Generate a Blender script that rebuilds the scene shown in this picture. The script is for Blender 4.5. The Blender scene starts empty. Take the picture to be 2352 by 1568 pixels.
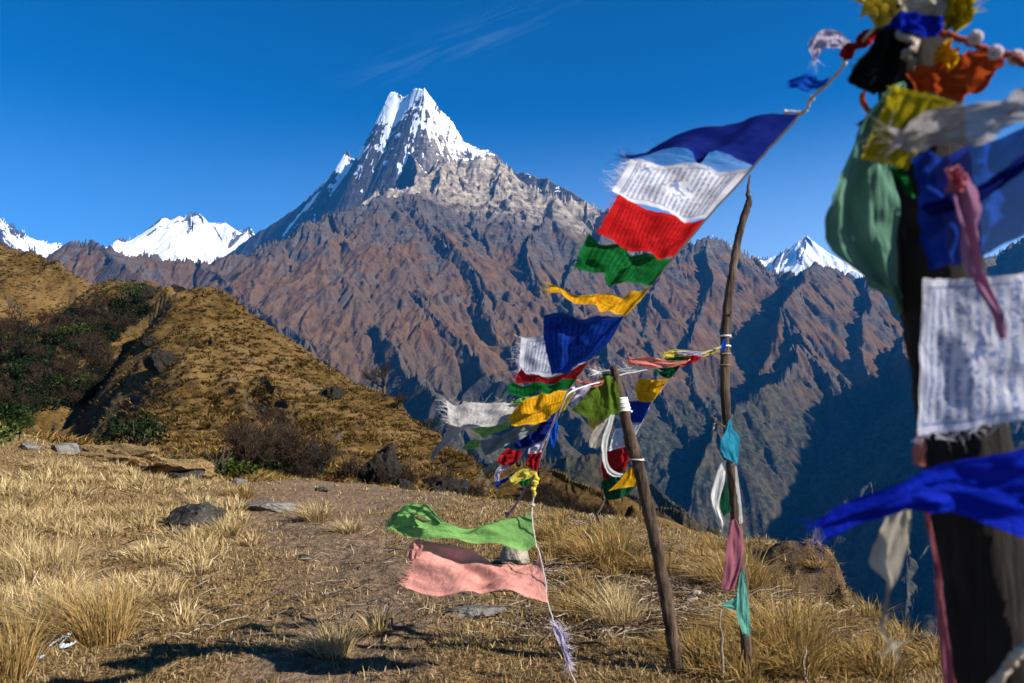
import bpy, math, random
import numpy as np
from mathutils import Vector, Matrix
rad = math.radians
scene = bpy.context.scene
COL = scene.collection
np.seterr(all='ignore')

# ------------------------------------------------------------ camera, light, sky, exposure
F, PITCH, CAMZ = 1764.0, rad(4.0), 1.6          # focal length in 2352-px units (27 mm on 36 mm)
cam = bpy.data.cameras.new('camera'); cam.sensor_width = 36; cam.lens = 36*F/2352
cam.clip_start = 0.05; cam.clip_end = 90000
co = bpy.data.objects.new('camera', cam); COL.objects.link(co)
co.location = (0, 0, CAMZ); co.rotation_euler = (rad(90)+PITCH, 0, 0)
scene.camera = co
cam.dof.use_dof = True; cam.dof.focus_distance = 12.0; cam.dof.aperture_fstop = 3.8

SUN_EL, SUN_AZ = 33.0, 117.0                     # azimuth clockwise from the view direction
sd = Vector((math.sin(rad(SUN_AZ))*math.cos(rad(SUN_EL)), math.cos(rad(SUN_AZ))*math.cos(rad(SUN_EL)), math.sin(rad(SUN_EL))))
sun = bpy.data.lights.new('sun', 'SUN'); sun.energy = 5.0; sun.angle = rad(0.5); sun.color = (1.0, 0.945, 0.85)
so = bpy.data.objects.new('sun', sun); COL.objects.link(so); so.rotation_euler = sd.to_track_quat('Z', 'Y').to_euler()

world = bpy.data.worlds.new('World'); scene.world = world; world.use_nodes = True
wt = world.node_tree; wt.nodes.clear()
wo = wt.nodes.new('ShaderNodeOutputWorld'); wb = wt.nodes.new('ShaderNodeBackground')
sky = wt.nodes.new('ShaderNodeTexSky'); sky.sky_type = 'NISHITA'; sky.sun_disc = False
sky.sun_elevation = rad(SUN_EL); sky.sun_rotation = rad(SUN_AZ); sky.altitude = 3600
sky.air_density = 1.0; sky.dust_density = 0.6; sky.ozone_density = 4.0
hs = wt.nodes.new('ShaderNodeHueSaturation'); hs.inputs['Hue'].default_value = .488; hs.inputs['Saturation'].default_value = 2.7; hs.inputs['Value'].default_value = 1.0
wt.links.new(sky.outputs[0], hs.inputs['Color']); gm = wt.nodes.new('ShaderNodeGamma'); gm.inputs[1].default_value = 1.25
wt.links.new(hs.outputs[0], gm.inputs[0]); 
# paler air toward the horizon and thin streaks of high cirrus
tcw = wt.nodes.new('ShaderNodeTexCoord'); sep = wt.nodes.new('ShaderNodeSeparateXYZ'); wt.links.new(tcw.outputs['Generated'], sep.inputs[0])
def wn(kind, ins, out=0, **kw):
    nd = wt.nodes.new('ShaderNode'+kind)
    for k, v in kw.items(): setattr(nd, k, v)
    for k, v in ins.items():
        if isinstance(v, bpy.types.NodeSocket): wt.links.new(v, nd.inputs[k])
        else: nd.inputs[k].default_value = v
    return nd.outputs[out]
hz = wn('MapRange', {'Value': sep.outputs[2], 'From Min': .36, 'From Max': .10}, interpolation_type='SMOOTHSTEP')
hx = wn('MapRange', {'Value': sep.outputs[0], 'From Min': -.35, 'From Max': .5}); hz = wn('Math', {0: hz, 1: wn('MapRange', {'Value': hx, 'To Min': .22, 'To Max': .62})}, operation='MULTIPLY')
wm = lambda op, a, b=0.0: wn('Math', {0: a, 1: b}, operation=op)
ga = wm('ADD', wm('DIVIDE', sep.outputs[0], sep.outputs[1]), .066); gb = wm('SUBTRACT', wm('DIVIDE', sep.outputs[2], sep.outputs[1]), .474)
cs = wm('ADD', wm('MULTIPLY', ga, .928), wm('MULTIPLY', gb, .372)); ct = wm('SUBTRACT', wm('MULTIPLY', gb, .928), wm('MULTIPLY', ga, .372))
cv = wt.nodes.new('ShaderNodeCombineXYZ'); wt.links.new(wm('MULTIPLY', cs, 7.0), cv.inputs[0]); wt.links.new(wm('MULTIPLY', ct, 55.0), cv.inputs[1])
cl = wn('MapRange', {'Value': wn('TexNoise', {'Vector': cv.outputs[0], 'Scale': 1.0, 'Detail': 6, 'Roughness': .6, 'Distortion': .6}), 'From Min': .46, 'From Max': .78})
cl = wm('MULTIPLY', cl, wn('MapRange', {'Value': wm('ABSOLUTE', cs), 'From Min': .22, 'From Max': .03}, interpolation_type='SMOOTHSTEP'))
cl = wm('MULTIPLY', cl, wn('MapRange', {'Value': wm('ABSOLUTE', ct), 'From Min': .040, 'From Max': .004}, interpolation_type='SMOOTHSTEP'))
cl = wm('MULTIPLY', cl, wm('GREATER_THAN', sep.outputs[1], .1))
fac = wn('Math', {0: hz, 1: wm('MULTIPLY', cl, .09)}, operation='ADD', use_clamp=True)
mxw = wt.nodes.new('ShaderNodeMix'); mxw.data_type = 'RGBA'; wt.links.new(fac, mxw.inputs[0]); wt.links.new(gm.outputs[0], mxw.inputs[6]); mxw.inputs[7].default_value = (7.0, 10.2, 14.5, 1)
wt.links.new(mxw.outputs[2], wb.inputs[0])
wb.inputs[1].default_value = 0.05; wt.links.new(wb.outputs[0], wo.inputs[0])

vs = scene.view_settings; vs.view_transform = 'Standard'; vs.look = 'None'; vs.exposure = 1.0; vs.gamma = 1.0
scene.cycles.use_denoising = True
scene.cycles.max_bounces = 6; scene.cycles.diffuse_bounces = 3; scene.cycles.transparent_max_bounces = 12; scene.cycles.volume_bounces = 0

# ------------------------------------------------------------ helpers
CP, SP = math.cos(PITCH), math.sin(PITCH)
def P(px, py, Y):
    "world point seen at (px, py) of the 2352x1568 picture, Y metres ahead"
    u = (px-1176)/F; w = -(py-784)/F
    dy = CP - w*SP; dz = SP + w*CP
    return np.array([u/dy*Y, Y, CAMZ + dz/dy*Y])
def PP(pts): return np.array([P(*p) for p in pts])

def h01(i, j, s=0):
    n = (i.astype(np.int64)*374761393 + j.astype(np.int64)*668265263 + s*974711) & 0xffffffff
    n = ((n ^ (n >> 13))*1274126177) & 0xffffffff
    n = ((n ^ (n >> 15))*2246822519) & 0xffffffff
    return ((n ^ (n >> 16)) & 0xffffff).astype(np.float32)/16777216.0
def noise(x, y, s=0):
    ix = np.floor(x); iy = np.floor(y); fx = (x-ix).astype(np.float32); fy = (y-iy).astype(np.float32)
    ux = fx*fx*fx*(fx*(fx*6-15)+10); uy = fy*fy*fy*(fy*(fy*6-15)+10)
    def g(a, b):
        t = h01(ix+a, iy+b, s)*6.2832
        return np.cos(t)*(fx-a) + np.sin(t)*(fy-b)
    a = g(0, 0); b = g(1, 0); c = g(0, 1); d = g(1, 1)
    return (a+(b-a)*ux)*(1-uy) + (c+(d-c)*ux)*uy
def fbm(x, y, o=5, s=0, g=0.5):
    r = 0; a = 1.0
    for k in range(o):
        r = r + a*noise(x, y, s+k*17); x = x*2.03+5.1; y = y*2.03-3.7; a *= g
    return r
def ridged(x, y, o=5, s=0):
    r = 0; a = 0.5
    for k in range(o):
        r = r + a*(1-np.abs(noise(x, y, s+k*13))*2.2); x = x*2.1+1.7; y = y*2.1+9.2; a *= 0.5
    return r
def sstep(a, b, x): 
    t = np.clip((x-a)/(b-a), 0, 1); return t*t*(3-2*t)

def ridge_field(X, Y, ridges):
    "highest of all ridges: crest height minus a concave flank on either side"
    H = np.full(X.shape, -1e9, np.float32)
    for rd in ridges:
        p = PP(rd['p'])
        for a, b in zip(p[:-1], p[1:]):
            ex, ey = b[0]-a[0], b[1]-a[1]; L2 = ex*ex+ey*ey+1e-9; L = math.sqrt(L2)
            qx = X-a[0]; qy = Y-a[1]
            t = np.clip((qx*ex+qy*ey)/L2, 0, 1)
            d = np.hypot(qx-t*ex, qy-t*ey)
            side = (ex*qy-ey*qx) > 0                    # left of the direction of travel
            s1 = np.where(side, rd['l'][0], rd['r'][0]); s2 = np.where(side, rd['l'][1], rd['r'][1])
            D = rd.get('D', 600.)
            h = a[2]+(b[2]-a[2])*t - (s1-s2)*D*(1-np.exp(-d/D)) - s2*d
            H = np.maximum(H, h)
    return H

def signed(X, Y, pts):
    "distance to a polyline, positive on its left"
    p = PP(pts); dm = np.full(X.shape, 1e9); s = np.ones(X.shape)
    for a, b in zip(p[:-1], p[1:]):
        ex, ey = b[0]-a[0], b[1]-a[1]; t = np.clip(((X-a[0])*ex+(Y-a[1])*ey)/(ex*ex+ey*ey), 0, 1); d = np.hypot(X-a[0]-t*ex, Y-a[1]-t*ey)
        m = d < dm; dm = np.where(m, d, dm); s = np.where(m, np.sign(ex*(Y-a[1])-ey*(X-a[0])), s)
    return dm*s
def gullies(X, Y, gx, gy, octs, s=0, power=1.0):
    "branching gullies that run down the slope (gx, gy)"
    h = np.zeros(X.shape, np.float32); ax = gx.astype(np.float32).copy(); ay = gy.astype(np.float32).copy()
    for k, (cell, amp, dirw) in enumerate(octs):
        m = np.hypot(ax, ay)+1e-6; fl = np.minimum(1, m/0.25)
        dx = (ay/m)*dirw; dy = (-ax/m)*dirw
        px = (X/cell + 31.7*k); py = (Y/cell + 17.3*k)
        ix = np.floor(px); iy = np.floor(py); fx = (px-ix).astype(np.float32); fy = (py-iy).astype(np.float32)
        c = np.zeros(X.shape, np.float32); sn = np.zeros(X.shape, np.float32); W = np.zeros(X.shape, np.float32)
        for i in (-1, 0, 1, 2):
            for j in (-1, 0, 1, 2):
                ox = i + (h01(ix+i, iy+j, s+k)-0.5)*0.9; oy = j + (h01(ix+i, iy+j, s+k+77)-0.5)*0.9
                qx = fx-ox; qy = fy-oy
                w = np.exp(-2.2*(qx*qx+qy*qy)); ph = 6.2832*(qx*dx+qy*dy)
                c += np.cos(ph)*w; sn += np.sin(ph)*w; W += w
        c /= W; sn /= W
        h += amp*fl*c
        ax = ax - amp*fl*sn*6.2832*dx/cell; ay = ay - amp*fl*sn*6.2832*dy/cell
    return h

def mesh_obj(name, V, faces, mat=None, parent=None, smooth=True, uv=None, attrs=None, mats=None, midx=None):
    V = np.asarray(V, np.float32); me = bpy.data.meshes.new(name)
    faces = [np.asarray(f, np.int32) for f in (faces if isinstance(faces, (list, tuple)) else [faces]) if len(f)]
    me.vertices.add(len(V)); me.vertices.foreach_set('co', V.ravel())
    nl = sum(f.size for f in faces); npoly = sum(len(f) for f in faces)
    me.loops.add(nl); me.polygons.add(npoly)
    me.loops.foreach_set('vertex_index', np.concatenate([f.ravel() for f in faces]))
    st = []; o = 0
    for f in faces: st.append(o+np.arange(len(f), dtype=np.int32)*f.shape[1]); o += f.size
    me.polygons.foreach_set('loop_start', np.concatenate(st))
    me.polygons.foreach_set('use_smooth', np.full(npoly, smooth, bool))
    if midx is not None: me.polygons.foreach_set('material_index', np.asarray(midx, np.int32))
    me.update(calc_edges=True)
    if uv is not None:
        l = me.uv_layers.new(name='UVMap'); vi = np.concatenate([f.ravel() for f in faces])
        l.data.foreach_set('uv', np.asarray(uv, np.float32)[vi].ravel())
    for k, a in (attrs or {}).items():
        at = me.attributes.new(k, 'FLOAT', 'POINT'); at.data.foreach_set('value', np.asarray(a, np.float32).ravel())
    for m in (mats or ([mat] if mat else [])): me.materials.append(m)
    o = bpy.data.objects.new(name, me); COL.objects.link(o)
    if parent: o.parent = parent
    return o
def grid_faces(r, c):
    i = np.arange(r*c, dtype=np.int32).reshape(r, c)
    return np.stack([i[:-1, :-1], i[:-1, 1:], i[1:, 1:], i[1:, :-1]], -1).reshape(-1, 4)
def tag(o, label=None, cat=None, group=None, kind=None):
    if label: o['label'] = label
    if cat: o['category'] = cat
    if group: o['group'] = group
    if kind: o['kind'] = kind
    return o
def empty(name, loc, label=None, cat=None, group=None):
    o = bpy.data.objects.new(name, None); COL.objects.link(o); o.location = loc; o.empty_display_size = 0.1
    return tag(o, label, cat, group)

class G:
    "tiny node-graph builder"
    def __init__(s, name):
        s.m = bpy.data.materials.new(name); s.m.use_nodes = True; s.t = s.m.node_tree; s.t.nodes.clear()
        s.out = s.t.nodes.new('ShaderNodeOutputMaterial')
    def n(s, kind, ins=None, out=0, **kw):
        nd = s.t.nodes.new('ShaderNode'+kind)
        for k, v in kw.items(): setattr(nd, k, v)
        for k, v in (ins or {}).items(): s.put(nd.inputs[k], v)
        return nd.outputs[out]
    def put(s, sock, v):
        if isinstance(v, bpy.types.NodeSocket): s.t.links.new(v, sock)
        elif isinstance(v, (tuple, list)) and len(v) == 3 and sock.type == 'RGBA': sock.default_value = (*v, 1)
        else: sock.default_value = v
    def math(s, op, a, b=0.0, c=None, clamp=False):
        ins = {0: a, 1: b}
        if c is not None: ins[2] = c
        return s.n('Math', ins, operation=op, use_clamp=clamp)
    def mix(s, f, a, b): 
        nd = s.t.nodes.new('ShaderNodeMix'); nd.data_type = 'RGBA'
        s.put(nd.inputs[0], f); s.put(nd.inputs[6], a); s.put(nd.inputs[7], b); return nd.outputs[2]
    def mul(s, f, a, b):
        nd = s.t.nodes.new('ShaderNodeMix'); nd.data_type = 'RGBA'; nd.blend_type = 'MULTIPLY'
        s.put(nd.inputs[0], f); s.put(nd.inputs[6], a); s.put(nd.inputs[7], b); return nd.outputs[2]
    def noise(s, vec, scale, detail=6, rough=0.55, out=0, dist=0.0):
        return s.n('TexNoise', {'Vector': vec, 'Scale': scale, 'Detail': detail, 'Roughness': rough, 'Distortion': dist}, out)
    def ramp(s, f, a, b):
        return s.n('MapRange', {'Value': f, 'From Min': a, 'From Max': b}, interpolation_type='SMOOTHSTEP')
    def attr(s, name): return s.n('Attribute', out=2, attribute_name=name)
    def pos(s): return s.n('NewGeometry', out=0)
    def bump(s, h, strength=0.5, dist=1.0): return s.n('Bump', {'Height': h, 'Strength': strength, 'Distance': dist})
    def scale(s, v, k): return s.n('VectorMath', {0: v, 1: k}, operation='MULTIPLY')
    def surf(s, color, rough=0.9, normal=None, spec=0.2, **kw):
        ins = {'Base Color': color, 'Roughness': rough, 'Specular IOR Level': spec}
        if normal is not None: ins['Normal'] = normal
        ins.update(kw)
        b = s.n('BsdfPrincipled', ins); s.t.links.new(b, s.out.inputs[0]); return s.m

def polar(az0, az1, naz, r0, r1, nr):
    az = np.radians(np.linspace(az0, az1, naz)); r = r0*(r1/r0)**np.linspace(0, 1, nr)
    A, R = np.meshgrid(az, r); return (np.sin(A)*R).astype(np.float64), (np.cos(A)*R).astype(np.float64)
def polar_lin(az0, az1, naz, r0, r1, nr):
    A, R = np.meshgrid(np.radians(np.linspace(az0, az1, naz)), r0+(r1-r0)*np.linspace(0, 1, nr)**1.25); return np.sin(A)*R, np.cos(A)*R
def normal_z(X, Y, Z): return normals(X, Y, Z)[2]
def normals(X, Y, Z):
    a = np.stack([np.gradient(X, axis=1), np.gradient(Y, axis=1), np.gradient(Z, axis=1)], -1)
    b = np.stack([np.gradient(X, axis=0), np.gradient(Y, axis=0), np.gradient(Z, axis=0)], -1)
    n = np.cross(a, b); n /= np.linalg.norm(n, axis=-1, keepdims=True)+1e-9
    n *= np.sign(n[..., 2:]); return n[..., 0], n[..., 1], n[..., 2]

# ------------------------------------------------------------ far mountains
def massif_base(X, Y):
    k = 80*(1-.85*sstep(6300, 7200, Y)); wx = X + k*fbm(X/600, Y/600, 4, 3); wy = Y + k*fbm(X/600, Y/600, 4, 9)
    return ridge_field(wx, wy, RIDGES)
SP_ = dict(l=(.95,.72), r=(1.7,1.05), D=240)
RIDGES = [
 # the fish-tail peak: skyline to the west, snow ridge, east skyline, south rib
 dict(p=[(975,200,8000),(962,201,8040),(948,208,8090),(940,218,8130),(926,224,8180),(915,218,8220),(908,211,8240),(897,210,8270),(891,222,8285),(887,245,8300),(883,275,8320),(876,306,8350),(866,326,8380)],
      l=(2.4,2.0), r=(7,4), D=120),
 dict(p=[(876,306,8350),(862,328,8450),(850,339,8520),(836,341,8560),(826,350,8600),(818,364,8680),(808,362,8740),(803,352,8770),(797,346,8800),(791,356,8840),(784,372,8900),(772,388,9000),(735,428,9300),(690,472,9640),(640,506,9850),(575,546,10080),(500,602,10300),(440,640,10350)],
      l=(1.9,1.6), r=(2.4,1.0), D=200),
 dict(p=[(975,200,8000),(960,222,8010),(935,255,8030),(915,290,8060),(890,328,8110),(862,362,8220),(835,392,8360),(790,440,8650),(745,490,8950),(700,525,9250),(660,560,9500)],
      l=(2.8,2.2), r=(1.7,1.2), D=300),
 dict(p=[(975,200,8000),(988,226,8000),(1003,246,8000),(1022,262,8000),(1040,280,8000),(1047,300,8000),(1062,322,7980),(1080,332,7960),(1105,340,7940),(1138,354,7920),(1150,368,7910),(1162,388,7900)],
      l=(1.8,1.6), r=(2.4,1.75), D=350),
 dict(p=[(1162,388,7900),(1182,396,7800),(1210,398,7700),(1240,408,7600),(1262,412,7500),(1290,430,7400),(1325,448,7300),(1352,470,7200),(1375,485,7000)],
      l=(1.6,1.1), r=(1.9,.9), D=220),
 dict(p=[(890,328,8110),(915,332,7850),(936,346,7640),(952,362,7480),(958,392,7250),(950,430,7000),(945,450,6850)], l=(1.3,1.0), r=(3.2,2.2), D=220),
 # tawny sub-peak
 dict(p=[(868,446,6000),(905,436,6000),(940,440,6050),(958,415,6050),(985,392,6100),(1003,375,6120),(1018,362,6150),(1030,368,6180),(1040,380,6200),(1056,374,6250),(1070,364,6250),(1085,365,6250),(1105,361,6250),(1135,365,6250),(1150,378,6250),(1172,402,6200),(1190,430,6100),(1240,432,6000),(1290,448,5900),(1345,470,5900),(1392,480,5800),(1430,500,5700),(1480,520,5600),(1535,540,5500),(1562,540,5450),(1590,556,5400),(1625,556,5400),(1660,560,5400),(1700,578,5400),(1725,590,5400),(1760,620,5300)],
      l=(1.3,1.0), r=(1.3,.66), D=220),
 dict(p=[(1018,364,6150),(1010,420,5800),(985,470,5500),(1010,520,5200),(1060,545,5000)], **SP_),
 dict(p=[(1150,378,6250),(1150,420,5950),(1110,470,5600),(1085,500,5300),(1095,545,5000),(1140,600,4700)], **SP_),
 dict(p=[(1290,448,5900),(1260,500,5400),(1230,545,5000),(1215,590,4700),(1225,640,4450)], **SP_),
 dict(p=[(1392,480,5800),(1380,545,5200),(1330,600,4800),(1300,650,4500),(1320,720,4100),(1380,800,3700),(1420,880,3400)], **SP_),
 # long brown ridge on the near side
 dict(p=[(60,620,3900),(120,592,4000),(158,568,4050),(188,557,4050),(220,562,4050),(252,578,4050),(300,592,4100),(345,584,4150),(390,592,4200),(450,600,4250),(500,603,4300),(540,598,4350),(575,588,4400),(600,570,4450),(636,556,4500),(660,545,4550),(690,522,4600),(720,512,4700),(760,492,4800),(800,482,4900),(850,462,5000),(868,446,5100),(900,452,5200),(950,446,5300),(985,440,5500)],
      l=(1.1,.9), r=(.85,.585), D=350),
 dict(p=[(900,452,5200),(985,520,4800),(1050,580,4450),(1100,650,4100),(1130,720,3800),(1165,790,3550),(1230,880,3200),(1300,960,2850),(1400,1060,2450)], l=(.9,.72), r=(1.3,.95), D=250),
 dict(p=[(760,492,4800),(850,570,4400),(930,650,4000),(1010,730,3650),(1080,810,3300),(1160,890,2950),(1260,980,2550)], l=(.9,.70), r=(1.3,.95), D=250),
 dict(p=[(636,556,4500),(720,640,4050),(800,710,3700),(880,790,3300),(960,860,2950),(1060,940,2600)], l=(.9,.70), r=(1.3,.95), D=250),
 dict(p=[(450,600,4250),(560,690,3750),(660,770,3350),(760,850,2950),(860,920,2600),(980,995,2300)], l=(.9,.70), r=(1.3,.95), D=250),
 dict(p=[(220,562,4050),(330,640,3600),(450,720,3100),(560,790,2700),(700,900,2300)], l=(.9,.72), r=(1.2,.9), D=250),
 # flanks and spurs on the far side of the valley
 dict(p=[(1535,540,5500),(1520,610,5000),(1500,680,4600),(1470,760,4200),(1490,840,3800),(1540,930,3400),(1580,1000,3100)], **SP_),
 dict(p=[(1625,558,5400),(1640,640,4900),(1620,720,4500),(1580,800,4100),(1590,870,3800),(1640,960,3400)], **SP_),
 dict(p=[(1740,640,5400),(1770,624,5350),(1800,620,5300),(1830,628,5200),(1862,616,5100),(1885,604,5000),(1910,610,5000),(1935,623,5000),(1952,640,5000),(1985,638,4900),(2020,648,4800),(2060,670,4700),(2120,690,4600),(2200,650,4700),(2290,583,4900),(2330,558,5000),(2430,540,4500),(2550,510,4000),(2720,430,3400),(2950,290,2600),(3150,300,2150),(3350,340,1800)],
      l=(1.1,.8), r=(1.1,.72), D=260),  # crest beyond the frame is unseen, raised to throw shadow over the lower valley
 dict(p=[(1885,606,5000),(1845,635,4750),(1810,665,4500),(1792,700,4300),(1815,745,4100),(1850,800,3850),(1900,860,3600),(1955,925,3350),(2010,990,3100),(2050,1040,2900)], l=(.95,.72), r=(2.6,1.4), D=320),
 dict(p=[(2020,650,4800),(1990,690,4500),(1975,740,4250),(1985,800,4000),(2010,860,3700)], l=(1.0,.8), r=(1.8,1.0), D=240),
 dict(p=[(2200,650,4700),(2130,720,4300),(2090,790,3900),(2080,860,3600),(2100,940,3300)], l=(1.0,.8), r=(1.9,1.1), D=240),
 dict(p=[(1835,805,3750),(1812,850,3550),(1765,885,3350),(1700,930,3100),(1660,990,2900)], l=(.9,.75), r=(1.8,1.0), D=200),
 dict(p=[(1835,805,3750),(1875,860,3550),(1905,915,3350),(1920,960,3150),(1900,1010,2950)], l=(.9,.8), r=(1.4,.9), D=200),
 # wooded spur low in the valley
 dict(p=[(2420,900,2700),(2300,970,2600),(2200,1030,2500),(2100,1075,2400),(2000,1125,2300),(1930,1175,2250),(1860,1230,2200),(1800,1300,2150),(1760,1400,2100)], l=(.9,.75), r=(1.3,.9), D=250),
 dict(p=[(2000,1125,2300),(2040,1220,2050),(2060,1330,1850),(2100,1450,1700)], l=(.9,.75), r=(1.2,.85), D=180),
 dict(p=[(2200,1030,2500),(2260,1160,2200),(2300,1300,1950),(2330,1450,1750)], l=(.9,.75), r=(1.2,.85), D=180),
]
def make_massif(X, Y):
    H = massif_base(X, Y); H = np.maximum(H, -1300 + 60*fbm(X/500, Y/500, 3, 5))
    gx = np.gradient(H, axis=1); 
    # world gradient from the two grid directions
    Xa, Ya, Xb, Yb = np.gradient(X, axis=1), np.gradient(Y, axis=1), np.gradient(X, axis=0), np.gradient(Y, axis=0)
    Ha, Hb = np.gradient(H, axis=1), np.gradient(H, axis=0)
    det = Xa*Yb-Xb*Ya
    gx = (Ha*Yb-Hb*Ya)/det; gy = (Xa*Hb-Xb*Ha)/det
    pk = sstep(6500, 7300, Y) ; sub = sstep(5200, 5900, Y)*(1-pk)
    k = 1-0.55*pk
    g = gullies(X, Y, gx, gy, [(820, 36, 1.5), (430, 25, 1.8), (220, 11, 1.8), (112, 4.6, 1.8), (56, 2.8, 1.8), (28, 1.2, 1.8)], 5)
    crag = ridged(X/210, Y/210, 5, 40)
    alt = H
    rocky = sstep(750, 1300, alt + 350*fbm(X/700, Y/700, 4, 77))
    H = H + g*k + (.15+.85*rocky)*(crag-0.55)*34*(1-.2*pk) + pk*14*(ridged((X*.55+Y*.85)/75, (Y*.55-X*.85)/150, 4, 93)-.5) + fbm(X/40, Y/40, 3, 8)*4
    nx, ny, nz = normals(X, Y, H)
    slope = np.sqrt(np.maximum(0, 1-nz*nz))/np.maximum(nz, .05)
    n1 = fbm(X/260, Y/260, 5, 21); n2 = fbm(X/60, Y/60, 4, 23)
    rock = sstep(1.0, 1.35, slope + .7*n1 + .5*n2 + 1.0*sstep(550, 1150, alt + 300*n1) - .50)
    snow_line = 2380 - 150*sstep(-600, 0, X)
    strip = np.zeros_like(H)
    n3 = fbm(X/130, Y/130, 4, 25); n4 = fbm((X*.9+Y*.4)/45, H/150, 4, 26)
    side = lambda k: signed(X, Y, RIDGES[k]['p'])
    d1 = signed(X, Y, RIDGES[0]['p']+RIDGES[1]['p'][1:]); d2 = signed(X, Y, RIDGES[2]['p'])
    flute = fbm((X*.55+Y*.85)/38, (Y*.55-X*.85)/260, 4, 91)
    bands = fbm(X/420, H/34, 3, 92)
    sn = sstep(0, 150, H - 2520 + 560*n3 + 950*n4 + 380*n1 - 8.*g + 520*sstep(-250, 350, X+930-.0*Y)*bands + .15*(H-2620))
    sn = np.where((d2 < 12) & (d1 > 0), sstep(-.05, .25, .42 + flute*1.3 + .6*n3 - 1.5*sstep(2750, 2250, H)), sn)
    sn = np.where((d2 > 12) & (nx < -.25), sn*sstep(.1, .4, n3+flute), sn)
    sn = np.where(Y > 6700, sn, 0)
    # snow slope that fills the trough beside the snow ridge
    pr = PP(RIDGES[2]['p']); dmin = np.full(H.shape, 1e9); left = np.zeros(H.shape, bool)
    for a, b in zip(pr[:-1], pr[1:]):
        ex, ey = b[0]-a[0], b[1]-a[1]; L2 = ex*ex+ey*ey; qx = X-a[0]; qy = Y-a[1]
        t = np.clip((qx*ex+qy*ey)/L2, 0, 1); d = np.hypot(qx-t*ex, qy-t*ey); s_ = (ex*qy-ey*qx) < 0
        m = d < dmin; dmin = np.where(m, d, dmin); left = np.where(m, s_, left)
    strip = sstep(70, 25, dmin + 60*n3)*(Y > 6700)
    sn = np.maximum(sn, strip*.95)
    # the shaded south-west wall stays bare
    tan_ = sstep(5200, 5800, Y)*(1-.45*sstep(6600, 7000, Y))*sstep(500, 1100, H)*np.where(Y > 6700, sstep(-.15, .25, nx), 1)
    forest = sstep(190, -120, H + 170*n1 + 60*n2 - .0*X) * (1-.35*sstep(.9, 1.5, slope))
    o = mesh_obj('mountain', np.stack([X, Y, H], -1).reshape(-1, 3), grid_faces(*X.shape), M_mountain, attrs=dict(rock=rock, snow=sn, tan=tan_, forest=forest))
    tag(o, kind='structure'); return o

def mat_mountain(name, snowy=False):
    g = G(name); p = g.pos()
    nA = g.noise(p, 0.012, 8, .6); nB = g.noise(p, 0.055, 6, .6); nC = g.noise(p, 0.0022, 4)
    nD = g.noise(p, 0.17, 5, .6); nE = g.noise(g.scale(p, (1, 1, .45)), 0.028, 7, .68)
    strata = g.noise(g.scale(p, (0.006, 0.006, 0.035)), 1.0, 6, .65, dist=.6)
    grass = g.mix(g.ramp(nA, .35, .65), (.112, .058, .028), (.190, .108, .055))
    grass = g.mix(g.ramp(nC, .4, .65), grass, g.mix(nB, (.092, .058, .036), (.165, .112, .074)))
    rock = g.mix(g.ramp(strata, .25, .8), (.070, .061, .058), (.185, .165, .15))
    rock = g.mix(g.ramp(nB, .3, .7), g.mul(1.0, rock, (.62, .6, .62)), rock)
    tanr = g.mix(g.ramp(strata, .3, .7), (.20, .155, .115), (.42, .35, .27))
    c = g.mix(g.attr('rock'), grass, rock)
    c = g.mix(g.math('MULTIPLY', g.ramp(nE, .56, .64), .75), c, g.mix(nD, (.045, .038, .036), (.10, .088, .08)))
    c = g.mix(g.math('MULTIPLY', g.ramp(nD, .30, .72), .5), g.mul(1.0, c, (.62, .6, .6)), c)
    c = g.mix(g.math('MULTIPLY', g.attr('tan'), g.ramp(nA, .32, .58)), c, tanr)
    fcol = g.mix(g.ramp(nB, .35, .7), (.014, .018, .014), (.062, .060, .038))
    c = g.mix(g.attr('forest'), c, fcol)
    sf = g.ramp(g.math('ADD', g.attr('snow'), g.math('MULTIPLY', g.math('SUBTRACT', nB, .5), .9)), .35, .62)
    c = g.mix(sf, c, (.76, .78, .82))
    hgt = g.math('ADD', g.math('MULTIPLY', nA, 15.0), g.math('ADD', g.math('MULTIPLY', nB, 6.0), g.math('MULTIPLY', nD, 3.0)))
    return g.surf(c, .93, g.bump(hgt, .8, 1.0), .1)
M_mountain = mat_mountain('mountain_rock')

def snow_peak(ridges, az0, az1, r0, r1, floor, seed, na=500, nr=420):
    X, Y = polar(az0, az1, na, r0, r1, nr)
    wx = X + 45*fbm(X/900, Y/900, 3, seed); wy = Y + 45*fbm(X/900, Y/900, 3, seed+5)
    H = np.maximum(ridge_field(wx, wy, ridges), floor)
    Xa, Ya, Xb, Yb = np.gradient(X, axis=1), np.gradient(Y, axis=1), np.gradient(X, axis=0), np.gradient(Y, axis=0)
    Ha, Hb = np.gradient(H, axis=1), np.gradient(H, axis=0); det = Xa*Yb-Xb*Ya
    g = gullies(X, Y, (Ha*Yb-Hb*Ya)/det, (Xa*Hb-Xb*Ha)/det, [(760, 80, 1.0), (380, 36, 1.1), (170, 12, 1.2), (80, 4, 1.3)], seed)
    H = H + g
    nz = normal_z(X, Y, H); slope = np.sqrt(np.maximum(0, 1-nz*nz))/np.maximum(nz, .05)
    n2 = fbm(X/150, Y/150, 4, seed+3)
    sn = 1-sstep(1.2, 1.8, slope+.4*n2); z = np.zeros_like(H)
    o = mesh_obj('mountain', np.stack([X, Y, H], -1).reshape(-1, 3), grid_faces(*X.shape), M_mountain, attrs=dict(rock=z+1, snow=sn, tan=z, forest=z))
    return tag(o, kind='structure')

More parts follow.
